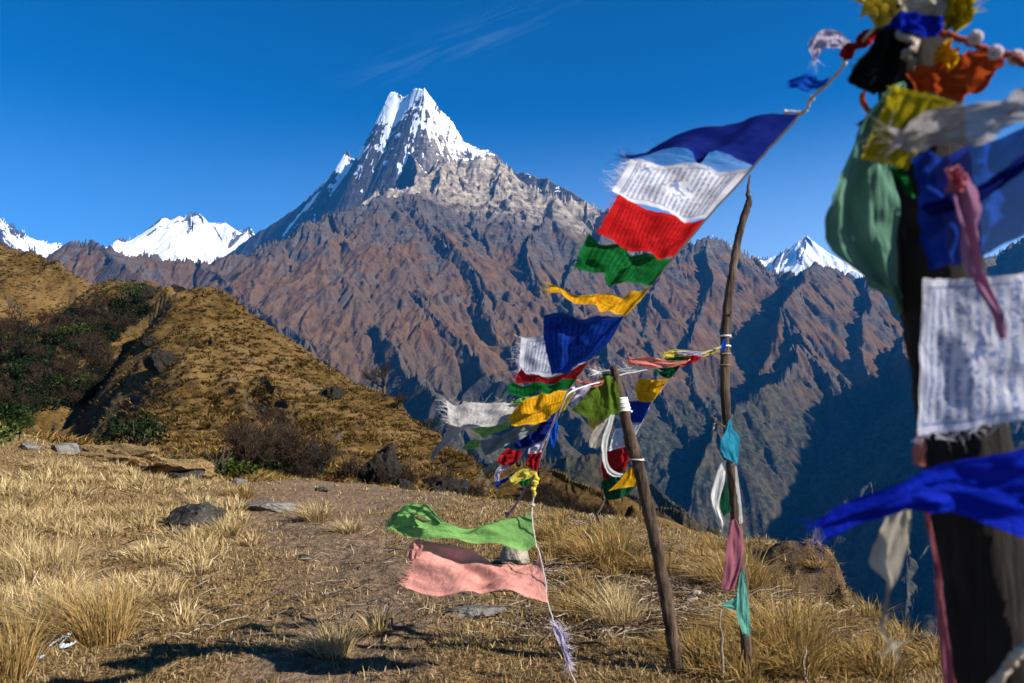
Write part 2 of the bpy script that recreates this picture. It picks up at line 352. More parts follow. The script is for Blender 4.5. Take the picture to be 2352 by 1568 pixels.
make_massif(*polar(-38, 56, 1560, 1150, 6900, 1000))
make_massif(*polar_lin(-27, 14, 860, 6885, 11800, 900))
S2 = dict(l=(1.0,.75), r=(2.2,1.2), D=500); S1 = dict(l=(1.3,.7), r=(1.0,.55), D=500)
snow_peak([dict(p=[(240,580,12800),(268,555,12800),(300,548,12800),(325,540,12800),(350,524,12800),(375,508,12800),(400,502,12800),(422,497,12800),(440,488,12800),(458,492,12800),(478,508,12800),(500,518,12800),(520,517,12800),(540,524,12800),(555,530,12800),(570,522,12800),(578,530,12800),(590,560,12800),(640,620,12800)], **S1),
           dict(p=[(440,488,12800),(432,530,12300),(440,575,11900),(460,620,11500)], **S2),
           dict(p=[(540,524,12800),(500,560,12400),(480,600,11900)], **S2), dict(p=[(375,508,12800),(340,560,12300),(330,610,11800)], **S2)], -30, -15, 11600, 15300, -200, 61)
snow_peak([dict(p=[(-200,430,11500),(-100,470,11500),(-40,490,11500),(0,506,11500),(20,516,11500),(45,530,11500),(80,548,11500),(110,556,11500),(140,564,11500),(175,590,11500),(230,620,11500)], **S1),
           dict(p=[(-40,490,11500),(10,545,11000),(60,590,10600)], **S2)], -44, -25, 11800, 16500, -200, 71, 420, 300)
snow_peak([dict(p=[(1590,575,12500),(1618,556,12500),(1630,545,12500),(1640,548,12500),(1665,560,12500),(1700,578,12500),(1725,592,12500),(1745,588,12500),(1770,590,12500),(1790,592,12500),(1806,572,12500),(1822,560,12500),(1834,550,12500),(1848,544,12500),(1862,552,12500),(1876,570,12500),(1890,590,12500),(1905,604,12500),(1940,612,12500),(1975,628,12500),(2010,622,12500),(2080,660,12500)], **S1),
           dict(p=[(1848,544,12500),(1835,590,12000),(1850,640,11500)], **S2), dict(p=[(1806,572,12500),(1780,610,12000),(1770,650,11600)], **S2)], 10, 30, 11300, 14800, -200, 81, 620, 380)

# ------------------------------------------------------------ the ridge-top ground
def tps_fit(pts, lam=0.02):
    p = np.asarray(pts); n = len(p); d = np.linalg.norm(p[:, None, :2]-p[None, :, :2], axis=-1)
    K = d*d*np.log(d+1e-9)+lam*np.eye(n); Q = np.c_[np.ones(n), p[:, :2]]
    A = np.block([[K, Q], [Q.T, np.zeros((3, 3))]]); w = np.linalg.solve(A, np.r_[p[:, 2], 0, 0, 0]); return p, w
def tps_eval(fit, x, y):
    p, w = fit; r = w[-3]+w[-2]*x+w[-1]*y
    for k in range(len(p)):
        d2 = (x-p[k, 0])**2+(y-p[k, 1])**2; r = r + w[k]*0.5*d2*np.log(d2+1e-12)
    return r
EDGE = PP([(-700,930,15),(-300,950,15.5),(0,978,16.5),(120,1022,17),(300,1076,17.5),(420,1098,18.5),(650,1103,21),(800,1108,22),(1000,1130,21),(1150,1150,18.5),(1240,1166,16),(1400,1193,12.5),(1500,1210,11),(1650,1248,9.6),(1730,1262,9.2),(1880,1300,8.4),(1940,1388,7),(2030,1448,6.2),(2150,1475,5.8),(2300,1545,5.0)])
EDGE = np.vstack([EDGE, [[4.2, 4.0, -.3], [5.5, 0, -.4], [7, -6, -.5]]])
CTRL = np.vstack([EDGE, PP([(0,1568,4.3),(600,1568,4.12),(1176,1568,4.05),(1700,1568,4.05),(2150,1568,4.4),(0,1300,6.7),(0,1150,9.8),(-300,1200,8.5),(300,1300,7.0),(300,1150,11),(600,1300,7.1),(600,1150,13),(850,1160,14),(900,1300,7.1),(1176,1300,7.0),(1176,1200,10.5),(1500,1300,7.2),(1750,1400,5.8),(1950,1500,4.9),(150,1045,14.5)]),
                  [[-5, 0, .1], [0, 0, 0], [4, 0, -.2], [0, -6, 0], [-6, -6, .2]]])
GFIT = tps_fit(CTRL)
def edge_dist(x, y):
    "signed distance outside the rim of the ridge top"
    dm = np.full(x.shape, 1e9); out = np.zeros(x.shape, bool); tt = np.zeros(x.shape)
    for k, (a, b) in enumerate(zip(EDGE[:-1], EDGE[1:])):
        ex, ey = b[0]-a[0], b[1]-a[1]; L2 = ex*ex+ey*ey; qx = x-a[0]; qy = y-a[1]
        t = np.clip((qx*ex+qy*ey)/L2, 0, 1); d = np.hypot(qx-t*ex, qy-t*ey); s = (ex*qy-ey*qx) > 0
        m = d < dm; dm = np.where(m, d, dm); out = np.where(m, s, out); tt = np.where(m, k+t, tt)
    return np.where(out, dm, -dm), tt
MOUNDS = [(*P(1815,1330,7.9)[:2], .36, .24), (*P(1895,1330,7.7)[:2], .34, .20), (*P(1740,1300,8.6)[:2], .35, .14), (*P(330,1420,5.6)[:2], .45, .06), (*P(1010,1380,6)[:2], .5, .03), (*P(1420,1240,9)[:2], .9, .10), (*P(1600,1300,7.6)[:2], .6, .10), (*P(200,1120,11)[:2], 1.2, .12), (*P(60,1250,8)[:2], .9, .12)]
def ground_z(x, y, fine=True):
    d, t = edge_dist(x, y)
    xc = x.copy(); z = tps_eval(GFIT, x, y)
    for mx, my, s, h in MOUNDS: z = z + h*np.exp(-((x-mx)**2+(y-my)**2)/(s*s))
    right = sstep(8.5, 10.5, t)
    wob = .35*fbm(x*.9, y*.9, 3, 50)
    dd = np.maximum(0, d+wob*right*.5)
    z = z - dd*(.30+.75*right) - .18*right*sstep(0, .25, dd) - .02*np.minimum(dd, 10)**2
    if fine:
        z = z + .10*fbm(x*.8, y*.8, 3, 51) + .030*fbm(x*4, y*4, 4, 52)
        bm_ = bank_mask(x, y); z = z + bm_*(.16*ridged(x*1.9, y*1.9, 4, 67)-.16)
        z = z + .035*ridged(x*2.5, y*2.5, 3, 53)*sstep(.35, .9, px_of(x, y)/1700.)*1.0
    return z
def px_of(x, y): return 1176+F*x/np.maximum(y, .5)
PATHL = PP([(640,1640,3.6),(760,1500,4.7),(900,1400,5.8),(880,1320,6.9),(760,1240,8.8),(700,1180,11.5),(760,1140,15),(800,1115,20)])
def bare_mask(x, y):
    m = np.zeros(x.shape); wid = [.5, .6, .75, .8, 1.0, 1.6, 2.8, 5]
    for k, (a, b) in enumerate(zip(PATHL[:-1], PATHL[1:])):
        ex, ey = b[0]-a[0], b[1]-a[1]; L2 = ex*ex+ey*ey; t = np.clip(((x-a[0])*ex+(y-a[1])*ey)/L2, 0, 1)
        d = np.hypot(x-a[0]-t*ex, y-a[1]-t*ey); w = wid[k]+(wid[k+1]-wid[k])*t; m = np.maximum(m, np.exp(-(d/w)**2))
    return np.clip(m + .35*fbm(x*1.3, y*1.3, 4, 60), 0, 1)

BANK = [(*P(1765,1335,8.0)[:2], .42), (*P(1840,1365,7.5)[:2], .42), (*P(1905,1400,7.0)[:2], .36)]
def bank_mask(x, y):
    m = 0
    for bx, by, s in BANK: m = np.maximum(m, np.exp(-((x-bx)**2+(y-by)**2)/(s*s)))
    return sstep(.30, .62, m+.35*fbm(x*3, y*3, 3, 66))
def mat_ground():
    g = G('dry_turf'); p = g.pos()
    n1 = g.noise(p, 2.2, 8, .62); n2 = g.noise(p, 14, 6, .6); n3 = g.noise(g.scale(p, (60, 25, 40)), 1.0, 4, .6); n4 = g.noise(p, 55, 3)
    soil = g.mix(g.ramp(n2, .3, .7), (.092, .061, .038), (.215, .146, .092))
    straw = g.mix(g.ramp(n3, .35, .65), (.085, .050, .020), (.31, .205, .095))
    f = g.math('ADD', g.math('MULTIPLY', g.attr('bare'), 1.1), g.math('MULTIPLY', g.math('SUBTRACT', n1, .5), 1.6))
    c = g.mix(g.ramp(f, .15, .8), straw, soil)
    c = g.mix(g.math('MULTIPLY', g.ramp(n4, .6, .72), .5), c, (.34, .25, .14))
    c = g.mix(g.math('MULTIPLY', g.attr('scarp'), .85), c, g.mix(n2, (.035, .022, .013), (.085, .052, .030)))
    h = g.math('ADD', g.math('MULTIPLY', n2, .05), g.math('ADD', g.math('MULTIPLY', n3, .02), g.math('MULTIPLY', n1, .06)))
    return g.surf(c, .95, g.bump(h, 1.0, 1.0), .1)
M_ground = mat_ground()
def make_ground():
    X, Y = polar(-50, 50, 620, 2.2, 34, 560)
    Z = ground_z(X, Y); d, t = edge_dist(X, Y)
    nz = normal_z(X, Y, Z)
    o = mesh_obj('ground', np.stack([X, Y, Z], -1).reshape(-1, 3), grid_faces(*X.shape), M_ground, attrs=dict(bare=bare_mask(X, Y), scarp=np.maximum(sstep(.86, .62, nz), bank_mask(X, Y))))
    tag(o, kind='structure')
    # the same ridge top behind and beneath the camera
    X, Y = np.meshgrid(np.linspace(-14, 8, 90), np.linspace(-14, 3.2, 80)); Z = ground_z(X, Y)
    Z = Z - .25*sstep(1.6, 2.6, np.hypot(X, Y))*(np.abs(np.arctan2(X, Y)) < rad(49))
    tag(mesh_obj('ground', np.stack([X, Y, Z], -1).reshape(-1, 3), grid_faces(*X.shape), M_ground, attrs=dict(bare=bare_mask(X, Y), scarp=X*0)), kind='structure')
make_ground()

# ------------------------------------------------------------ hills on the shoulder of the ridge
CREST = PP([(-700,430,330),(-260,480,280),(-120,522,258),(0,559,238),(60,580,226),(120,602,215),(190,624,200),(260,646,185),(330,652,172),(372,642,164),(405,634,158),(440,644,152),(490,667,148),(560,714,145),(640,764,143),(700,800,140),(770,850,138),(850,897,134),(880,905,132),(930,945,122),(1000,1000,105),(1060,1050,88),(1120,1120,72),(1165,1185,58),(1220,1300,40),(1300,1500,25)])
SPUR = [(345,688,140),(262,735,125),(236,790,112),(238,850,98),(215,900,84),(150,922,74),(85,938,66)]
HFIT = tps_fit(np.vstack([CREST[:-1], PP(SPUR), PP([(400,720,130),(400,800,108),(400,900,84),(400,1000,62),(400,1082,45),(650,850,114),(650,950,82),(650,1050,56),(650,1100,42),(850,960,96),(850,1040,70),(850,1100,52),(1000,1070,75),(1000,1130,54),(1120,1152,58),
   (540,760,128),(540,880,98),(300,1000,60),(320,840,100),(330,770,120),(200,965,64),(200,1045,44),(160,650,178),(128,690,152),(112,722,138),(60,690,165),(0,660,185),(0,720,160),(-150,640,200),(-150,760,140),(40,800,125),(130,800,125),(60,880,90),(0,920,65),(-150,900,80),(-300,980,40),(0,985,40),(0,1012,26),(420,1118,28),(800,1135,30),(1100,1170,32),(-300,1000,24)])]), .05)
def line_dist(x, y, pts):
    p = PP(pts); dm = np.full(x.shape, 1e9)
    for a, b in zip(p[:-1], p[1:]):
        ex, ey = b[0]-a[0], b[1]-a[1]; t = np.clip(((x-a[0])*ex+(y-a[1])*ey)/(ex*ex+ey*ey), 0, 1); dm = np.minimum(dm, np.hypot(x-a[0]-t*ex, y-a[1]-t*ey))
    return dm
GUL1 = [(318,676,152),(240,722,142),(190,770,128),(170,830,112),(150,880,96),(90,915,82),(20,935,70),(-80,950,62)]
GUL2 = [(150,632,196),(100,662,185),(60,700,165),(20,745,150),(-30,790,135),(-120,850,110)]
HR0, HR1, HA0, HA1, HNA, HNR = 22., 420., -46., 11., 1000, 760
def hill_field(X, Y):
    global EDGE, HQ
    wx = X+4*fbm(X/25, Y/25, 3, 3); wy = Y+4*fbm(X/25, Y/25, 3, 9)
    H = tps_eval(HFIT, X, Y)
    H = H - 13*np.exp(-(line_dist(wx, wy, GUL1)/8.5)**2) - 9.0*np.exp(-(line_dist(wx, wy, GUL2)/9.0)**2) - 1.8*np.exp(-(line_dist(wx, wy, [(528,872,100),(565,905,92),(628,968,79)])/1.5)**2)
    e, EDGE = EDGE, CREST; d, t = edge_dist(X, Y); EDGE = e
    dd = np.maximum(0, d); H = np.clip(H, -12, 90) - .75*dd - .25*np.minimum(dd, 12)
    H = np.where(np.hypot(X, Y) < 28, np.minimum(H, -1.6), H)
    Xa, Ya, Xb, Yb = np.gradient(X, axis=1), np.gradient(Y, axis=1), np.gradient(X, axis=0), np.gradient(Y, axis=0)
    Ha, Hb = np.gradient(H, axis=1), np.gradient(H, axis=0); det = Xa*Yb-Xb*Ya
    gx = (Ha*Yb-Hb*Ya)/det; gy = (Xa*Hb-Xb*Ha)/det
    k = sstep(25, 60, Y)
    H = H + k*gullies(X, Y, gx, gy, [(26, 1.1, .9), (12, .65, 1.0), (6, .30, 1.1)], 7) + k*.8*fbm(X/9, Y/9, 4, 44)
    # narrow trodden terraces across the slope
    q = H/1.05 + 2.4*fbm(X/18, Y/18, 4, 31) ; fr = q-np.floor(q)
    HQ = fr; H = H + k*(.35+.75*sstep(-.25, .3, fbm(X/17, Y/17, 3, 32)))*(sstep(.5, 1, fr)-fr) + k*.36*ridged(X/2.2, Y/2.2, 3, 12)
    return H
def mat_hill():
    g = G('golden_slope'); p = g.pos()
    n1 = g.noise(p, .06, 6, .6); n2 = g.noise(p, .9, 7, .65); n3 = g.noise(g.scale(p, (.5, .5, 2.2)), 1.0, 5, .6)
    c = g.mix(g.ramp(n2, .3, .7), (.034, .019, .005), (.118, .070, .019))
    c = g.mix(g.ramp(n1, .42, .62), c, g.mix(n2, (.07, .04, .012), (.21, .13, .05)))
    c = g.mix(g.ramp(n3, .60, .72), c, (.035, .024, .012))
    c = g.mix(g.attr('rock'), c, g.mix(n2, (.03, .024, .018), (.10, .08, .06)))
    h = g.math('ADD', g.math('MULTIPLY', n2, .5), g.math('MULTIPLY', n3, .35))
    return g.surf(c, .95, g.bump(h, .9, 1.0), .08)
M_hill = mat_hill()
def make_hill():
    global HZ
    X, Y = polar(HA0, HA1, HNA, HR0, HR1, HNR); HZ = hill_field(X, Y); nz = normal_z(X, Y, HZ)
    rock = sstep(.62, .42, nz)
    tag(mesh_obj('hill', np.stack([X, Y, HZ], -1).reshape(-1, 3), grid_faces(*X.shape), M_hill, attrs=dict(rock=rock)), kind='structure')
make_hill()
def hill_z(x, y):
    a = (np.degrees(np.arctan2(x, y))-HA0)/(HA1-HA0)*(HNA-1); r = np.log(np.hypot(x, y)/HR0)/math.log(HR1/HR0)*(HNR-1)
    a = np.clip(a, 0, HNA-1.001); r = np.clip(r, 0, HNR-1.001); i = a.astype(int); j = r.astype(int); fa = a-i; fr = r-j
    return (HZ[j, i]*(1-fa)+HZ[j, i+1]*fa)*(1-fr)+(HZ[j+1, i]*(1-fa)+HZ[j+1, i+1]*fa)*fr

# the grassy knoll and the wooded shoulders that drop to the valley
KNOLL = [dict(p=[(1150,1075,92),(1200,1062,92),(1235,1070,90),(1270,1084,88),(1310,1106,86),(1350,1124,84),(1400,1150,82),(1450,1172,80),(1500,1195,78),(1560,1230,76),(1640,1290,74)], l=(.9,.6), r=(.42,.34), D=8)]
SHOULDER = [dict(p=[(1300,1130,420),(1380,1140,400),(1462,1168,380),(1568,1212,360),(1662,1236,350),(1740,1258,340),(1795,1273,330),(1880,1330,320),(2000,1430,310)], l=(.9,.7), r=(.7,.5), D=60),
            dict(p=[(1000,1090,1080),(1200,1050,1020),(1300,1055,1000),(1400,1075,980),(1495,1130,950),(1583,1200,900),(1680,1272,860),(1760,1330,840),(1880,1420,820)], l=(.9,.7), r=(.8,.55), D=120)]
def mat_wood(name, a, b, c, sc):
    g = G(name); p = g.pos(); n1 = g.noise(p, sc, 6, .65); n2 = g.noise(p, sc*.12, 4)
    col = g.mix(g.ramp(n1, .32, .68), a, b); col = g.mix(g.ramp(n2, .45, .65), col, c)
    return g.surf(col, .95, g.bump(n1, 1.0, 1.5/sc*.35), .05)
def slope_sheet(ridges, az, r, n, amp, cell, mat, floor, seed, canopy=0.):
    X, Y = polar(*az, n[0], *r, n[1]); H = np.maximum(ridge_field(X, Y, ridges), floor)
    Xa, Ya, Xb, Yb = np.gradient(X, axis=1), np.gradient(Y, axis=1), np.gradient(X, axis=0), np.gradient(Y, axis=0)
    Ha, Hb = np.gradient(H, axis=1), np.gradient(H, axis=0); det = Xa*Yb-Xb*Ya
    H = H + gullies(X, Y, (Ha*Yb-Hb*Ya)/det, (Xa*Hb-Xb*Ha)/det, [(cell, amp, 1.0), (cell/2, amp*.5, 1.1), (cell/4, amp*.25, 1.2)], seed)
    if canopy: H = H + canopy*np.abs(ridged(X/(canopy*3.2), Y/(canopy*3.2), 3, seed+4))
    return tag(mesh_obj('hill', np.stack([X, Y, H], -1).reshape(-1, 3), grid_faces(*X.shape), mat, attrs=dict(rock=X*0)), kind='structure')
slope_sheet(KNOLL, (-4, 22), (45, 130), (420, 320), .8, 20, M_hill, -200, 15)
slope_sheet([SHOULDER[0]], (-3, 34), (180, 620), (700, 420), 6, 90, mat_wood('bare_woodland', (.020, .015, .011), (.085, .058, .036), (.055, .050, .026), .16), -700, 16, 5.)
slope_sheet([SHOULDER[1]], (-4, 34), (560, 1500), (700, 460), 14, 220, mat_wood('dark_forest', (.012, .016, .012), (.050, .052, .032), (.060, .045, .028), .07), -1300, 18, 7.)

# ------------------------------------------------------------ plants, stones, litter
rng = np.random.default_rng(7)
class MB:
    def __init__(s): s.V = []; s.Q = []; s.T = []; s.A = {}; s.n = 0
    def add(s, V, Q=None, T=None, **attrs):
        V = np.asarray(V, float)
        if Q is not None and len(Q): s.Q.append(np.asarray(Q)+s.n)
        if T is not None and len(T): s.T.append(np.asarray(T)+s.n)
        for k, v in attrs.items(): s.A.setdefault(k, []).append(np.broadcast_to(np.asarray(v, float), (len(V),)))
        s.V.append(V); s.n += len(V); return s
    def build(s, name, mat, parent=None, smooth=True, origin=None):
        V = np.vstack(s.V)
        if origin is not None: V = V-np.asarray(origin)
        f = [np.vstack(x) for x in (s.Q, s.T) if x]
        return mesh_obj(name, V, f, mat, parent, smooth, attrs={k: np.concatenate(v) for k, v in s.A.items()})
def blades(mb, root, h, ang, lean, width, rnd, curve=1.7):
    n = len(root); up = np.array([0, 0, 1.]); d = np.c_[np.cos(ang), np.sin(ang), np.zeros(n)]
    wa = ang + np.pi/2 + rng.normal(0, .7, n); w = np.c_[np.cos(wa), np.sin(wa), np.zeros(n)]*(width/2)[:, None]
    def pt(s): return root + up*(h*s*(1-.38*np.minimum(lean, 1.6)*s))[:, None] + d*(h*lean*s**curve)[:, None]
    p0, p1, p2 = pt(0.), pt(.5), pt(1.)
    V = np.stack([p0-w, p0+w, p1-w*.75, p1+w*.75, p2], 1).reshape(-1, 3); i = np.arange(n)[:, None]*5
    mb.add(V, i+np.array([[0, 1, 3, 2]]), i+np.array([[2, 3, 4]]), rnd=np.repeat(rnd, 5), t=np.tile([0, 0, .5, .5, 1.], n))
def tube(mb, pts, r, sides=6, cap=True, **attrs):
    p = np.asarray(pts, float); m = len(p); r = np.broadcast_to(np.asarray(r, float), (m,))
    tg = np.gradient(p, axis=0); tg /= np.linalg.norm(tg, axis=1, keepdims=True)+1e-12
    a = np.array([0, 0, 1.]) if abs(tg[0, 2]) < .9 else np.array([1., 0, 0]); V = []
    x = np.cross(tg[0], a); x /= np.linalg.norm(x)
    for k in range(m):
        x = x-tg[k]*(x@tg[k]); x /= np.linalg.norm(x)+1e-12; y = np.cross(tg[k], x)
        th = np.arange(sides)*2*np.pi/sides; V.append(p[k]+r[k]*(np.cos(th)[:, None]*x+np.sin(th)[:, None]*y))
    V = np.vstack(V); Q = [(k*sides+j, k*sides+(j+1) % sides, (k+1)*sides+(j+1) % sides, (k+1)*sides+j) for k in range(m-1) for j in range(sides)]
    T = []
    if cap:
        V = np.vstack([V, p[0], p[-1]]); c0, c1 = m*sides, m*sides+1
        T = [(c0, (j+1) % sides, j) for j in range(sides)]+[(c1, (m-1)*sides+j, (m-1)*sides+(j+1) % sides) for j in range(sides)]
    mb.add(V, Q, T, **attrs)
def spline(pts, n):
    "Catmull-Rom through the rows of pts"
    p = np.asarray(pts, float); m = len(p)
    if m == 2: t = np.linspace(0, 1, n).reshape((-1,)+(1,)*(p.ndim-1)); return p[0]*(1-t)+p[1]*t
    q = np.concatenate([(2*p[0]-p[1])[None], p, (2*p[-1]-p[-2])[None]]); u = np.linspace(0, m-1-1e-9, n); i = u.astype(int); f = (u-i).reshape((-1,)+(1,)*(p.ndim-1))
    a, b, c, d = q[i], q[i+1], q[i+2], q[i+3]
    return .5*(2*b+(c-a)*f+(2*a-5*b+4*c-d)*f*f+(3*b-a-3*c+d)*f**3)
def ray_hit(px, py, zf, y0, y1, n=900):
    Ys = y0*(y1/y0)**np.linspace(0, 1, n); p = np.array([P(px, py, Y) for Y in Ys]); dz = p[:, 2]-zf(p[:, 0], p[:, 1])
    k = np.argmax(dz < 0); return p[k] if dz[k] < 0 else p[-1]
def on_ground(px, py): p = ray_hit(px, py, ground_z, 3.2, 26); p[2] = ground_z(p[:1], p[1:2])[0]; return p
def on_hill(px, py): return ray_hit(px, py, hill_z, 30, 330)

def mat_grass(name, c0, c1, c2, trans=.35):
    g = G(name); r = g.attr('rnd'); col = g.mix(g.ramp(r, 0, .6), c0, c1); col = g.mix(g.ramp(r, .6, 1), col, c2)
    d = g.n('BsdfDiffuse', {'Color': col}); t = g.n('BsdfTranslucent', {'Color': col}); s = g.n('MixShader', {0: trans, 1: d, 2: t}); g.t.links.new(s, g.out.inputs[0]); return g.m
M_straw = mat_grass('straw_grass', (.17, .11, .04), (.48, .35, .165), (.74, .60, .36))
M_gold = mat_grass('golden_grass', (.12, .082, .024), (.37, .235, .080), (.60, .43, .20))
M_turf = mat_grass('short_turf', (.075, .050, .020), (.27, .18, .078), (.52, .40, .22))
M_slope = mat_grass('slope_grass', (.036, .020, .005), (.135, .080, .021), (.34, .22, .08), .2)
M_gapshade = mat_grass('painted_gap_shade', (.012, .009, .004), (.038, .024, .009), (.085, .055, .020), .05)  # near-black blades that put shadow into the slope's colour
M_leaf = mat_grass('shrub_leaf', (.013, .020, .006), (.042, .062, .015), (.11, .135, .035), .25)
M_dleaf = mat_grass('dark_leaf', (.005, .009, .004), (.013, .022, .009), (.04, .055, .02), .15)
M_twig = mat_grass('bare_twig', (.018, .012, .008), (.045, .030, .020), (.09, .065, .045), 0)

def mat_bark(name, a, b, sc=40):
    g = G(name); tc = g.n('TexCoord', out=3); n = g.noise(g.scale(tc, (sc, sc, sc*.09)), 1.0, 8, .65, dist=.4); n2 = g.noise(tc, 7., 4)
    c = g.mix(g.ramp(n, .32, .68), a, b); c = g.mix(g.math('MULTIPLY', g.ramp(n2, .45, .7), .5), c, tuple(x*1.6 for x in b))
    return g.surf(c, .85, g.bump(n, 1.0, .02), .2)
M_bark = mat_bark('tree_bark', (.020, .014, .010), (.075, .055, .040), 8)

# short turf and straw over the whole ridge top
def scatter(n, y0, y1, a0=-36, a1=37):
    az = np.radians(rng.uniform(a0, a1, n)); Y = y0*(y1/y0)**rng.random(n); x = np.tan(az)*Y
    d, t = edge_dist(x, Y); k = d < .35; return x[k], Y[k], d[k]
def make_turf():
    mb = MB(); x, y, d = scatter(230000, 3.6, 24); b = bare_mask(x, y)
    k = rng.random(len(x)) > np.maximum(b*.93, bank_mask(x, y)*.9); x, y = x[k], y[k]; z = ground_z(x, y); n = len(x)
    patch = fbm(x*1.7, y*1.7, 3, 90); h = (.018+.035*rng.random(n))*(1+.9*np.clip(patch, -.6, 1))*(1+.05*y); flat = rng.random(n) < .55
    lean = np.where(flat, rng.uniform(1.2, 3.0, n), rng.uniform(.2, .9, n))
    blades(mb, np.c_[x, y, z-.004], h*np.where(flat, .7, 1), rng.uniform(0, 6.283, n), lean, .0028+.0011*y, np.clip(.45+.5*patch+rng.normal(0, .28, n), 0, 1))
    tag(mb.build('grass', M_turf), kind='stuff')
def tuft(mb, c, H, R, K, gold=0., wide=1.0, wind=.35):
    Y = c[1]; a = rng.uniform(0, 6.283, K); rr = R*.42*np.sqrt(rng.random(K)); root = np.c_[c[0]+rr*np.cos(a), c[1]+rr*np.sin(a), np.zeros(K)]
    root[:, 2] = ground_z(root[:, 0], root[:, 1], False)*0+c[2]-.02
    h = H*rng.uniform(.55, 1.15, K); lean = (R/H)*rng.uniform(.15, 1.0, K)*(.4+rr/(R*.42+1e-6))
    dx = np.cos(a)*lean-wind*rng.random(K); dy = np.sin(a)*lean
    h = h*np.where(rng.random(K) < .3, rng.uniform(.35, .8, K), 1); lean = lean*rng.uniform(.6, 1.9, K); dx += rng.normal(0, .22, K); dy += rng.normal(0, .22, K)
    blades(mb, root, h, np.arctan2(dy, dx), np.hypot(dx, dy), wide*(.0035+.0011*Y)*rng.uniform(.7, 1.4, K), np.clip(rng.normal(.55-.3*gold, .25, K), 0, 1))
def make_tall_grass():
    mb = MB(); m2 = MB()
    for k in range(1700):
        px = rng.uniform(-60, 640); py = rng.uniform(1075, 1440)
        if px > 620-.9*max(0, py-1200)-rng.uniform(0, 160) and not (py < 1180 and px < 600): continue
        c = on_ground(px, py); 
        if bare_mask(c[:1], c[1:2])[0] > .6: continue
        q = fbm(c[:1]*.7, c[1:2]*.7, 3, 33)[0]
        if q < -.12: continue
        s = rng.uniform(.6, 1.15)*(1+.5*q); tuft(mb, c, .21*s, .27*s, int(65+50*rng.random()), gold=max(0, q)*1.2, wind=.75)
    for k in range(420):
        px = rng.uniform(1240, 2180); py = rng.uniform(1190, 1568); lim = 1185+.30*(px-1240)
        if py > lim+150+100*rng.random() and px < 1560 or py < lim-10: continue
        c = on_ground(px, py); d, t = edge_dist(c[:1], c[1:2])
        if d[0] > .2 or (1705 < px < 1990 and py < 1230+.62*(px-1560)-20) or fbm(c[:1]*.9, c[1:2]*.9, 3, 35)[0] < -.08: continue
        s = rng.uniform(.5, 1.1); tuft(m2, c, .24*s, .27*s, int(80+70*rng.random()), gold=.5, wind=.6)
    for k in range(150):                                   # thin fringe on the rim
        px = rng.uniform(380, 1400); j = rng.integers(2, 12); a, b = EDGE[j], EDGE[j+1]; c = a+(b-a)*rng.random(); c[0] += rng.normal(0, .3); c[1] -= abs(rng.normal(0, 1.2)); c[2] = ground_z(c[:1], c[1:2])[0]
        s = rng.uniform(.4, .8); tuft(mb, c, .16*s, .2*s, 35, gold=.4)
    tag(mb.build('grass', M_straw), kind='stuff'); tag(m2.build('grass', M_gold), kind='stuff')
make_turf(); make_tall_grass()
TUFTS = [(232,1478,.46,.30,260,M_gold,'olive gold tussock beside the white wrapper on the ground'),
 (8,1545,.42,.30,240,M_gold,'golden tussock cut by the corner of the photo, in front of the wrapper'),
 (765,1502,.25,.20,170,M_straw,'small pale tussock beside the bare path, casting a dark shadow'),
 (862,1448,.17,.17,120,M_straw,'low greenish tuft with upright brown stalks under the pink flag'),
 (512,1232,.30,.30,200,M_straw,'pale spiky tussock growing against the dark boulder'),
 (800,1222,.22,.26,160,M_straw,'pale tuft beyond the path, behind the green flag tip'),
 (553,1142,.30,.36,160,M_gold,'lone rounded yellow tuft on the far bare ground'),
 (728,1192,.34,.34,190,M_straw,'pale upright tuft just beyond the flat grey slab'),
 (1415,1440,.36,.28,220,M_straw,'dry tussock with thin stalks left of the leaning pole'),
 (1385,1285,.42,.50,320,M_gold,'big shaggy tussock behind the leaning pole, with green heart'),
 (1800,1492,.40,.46,420,M_gold,'big round golden tussock in front of the tall pole'),
 (1635,1262,.20,.24,150,M_gold,'small round tussock on the skyline between the two poles'),
 (90,1340,.50,.50,380,M_straw,'broad bleached clump of windblown grass at the photo edge'),
 (120,1440,.30,.28,170,M_straw,'bleached narrow tuft between two larger tussocks'),
 (1690,1345,.42,.46,340,M_gold,'tall tawny tussock behind the pink rag'),
 (1880,1300,.13,.18,120,M_gold,'little tuft crowning the crumbling bank')]
for px, py, H, R, K, m, lab in TUFTS:
    c = on_ground(px, py); mb = MB(); tuft(mb, c, H, R*1.15, int(K*2.4), gold=.1, wind=.5, wide=.62); o = mb.build('grass_tuft', m, origin=c); o.location = c; tag(o, lab, 'grass tuft', 'separate tussocks on the ridge')

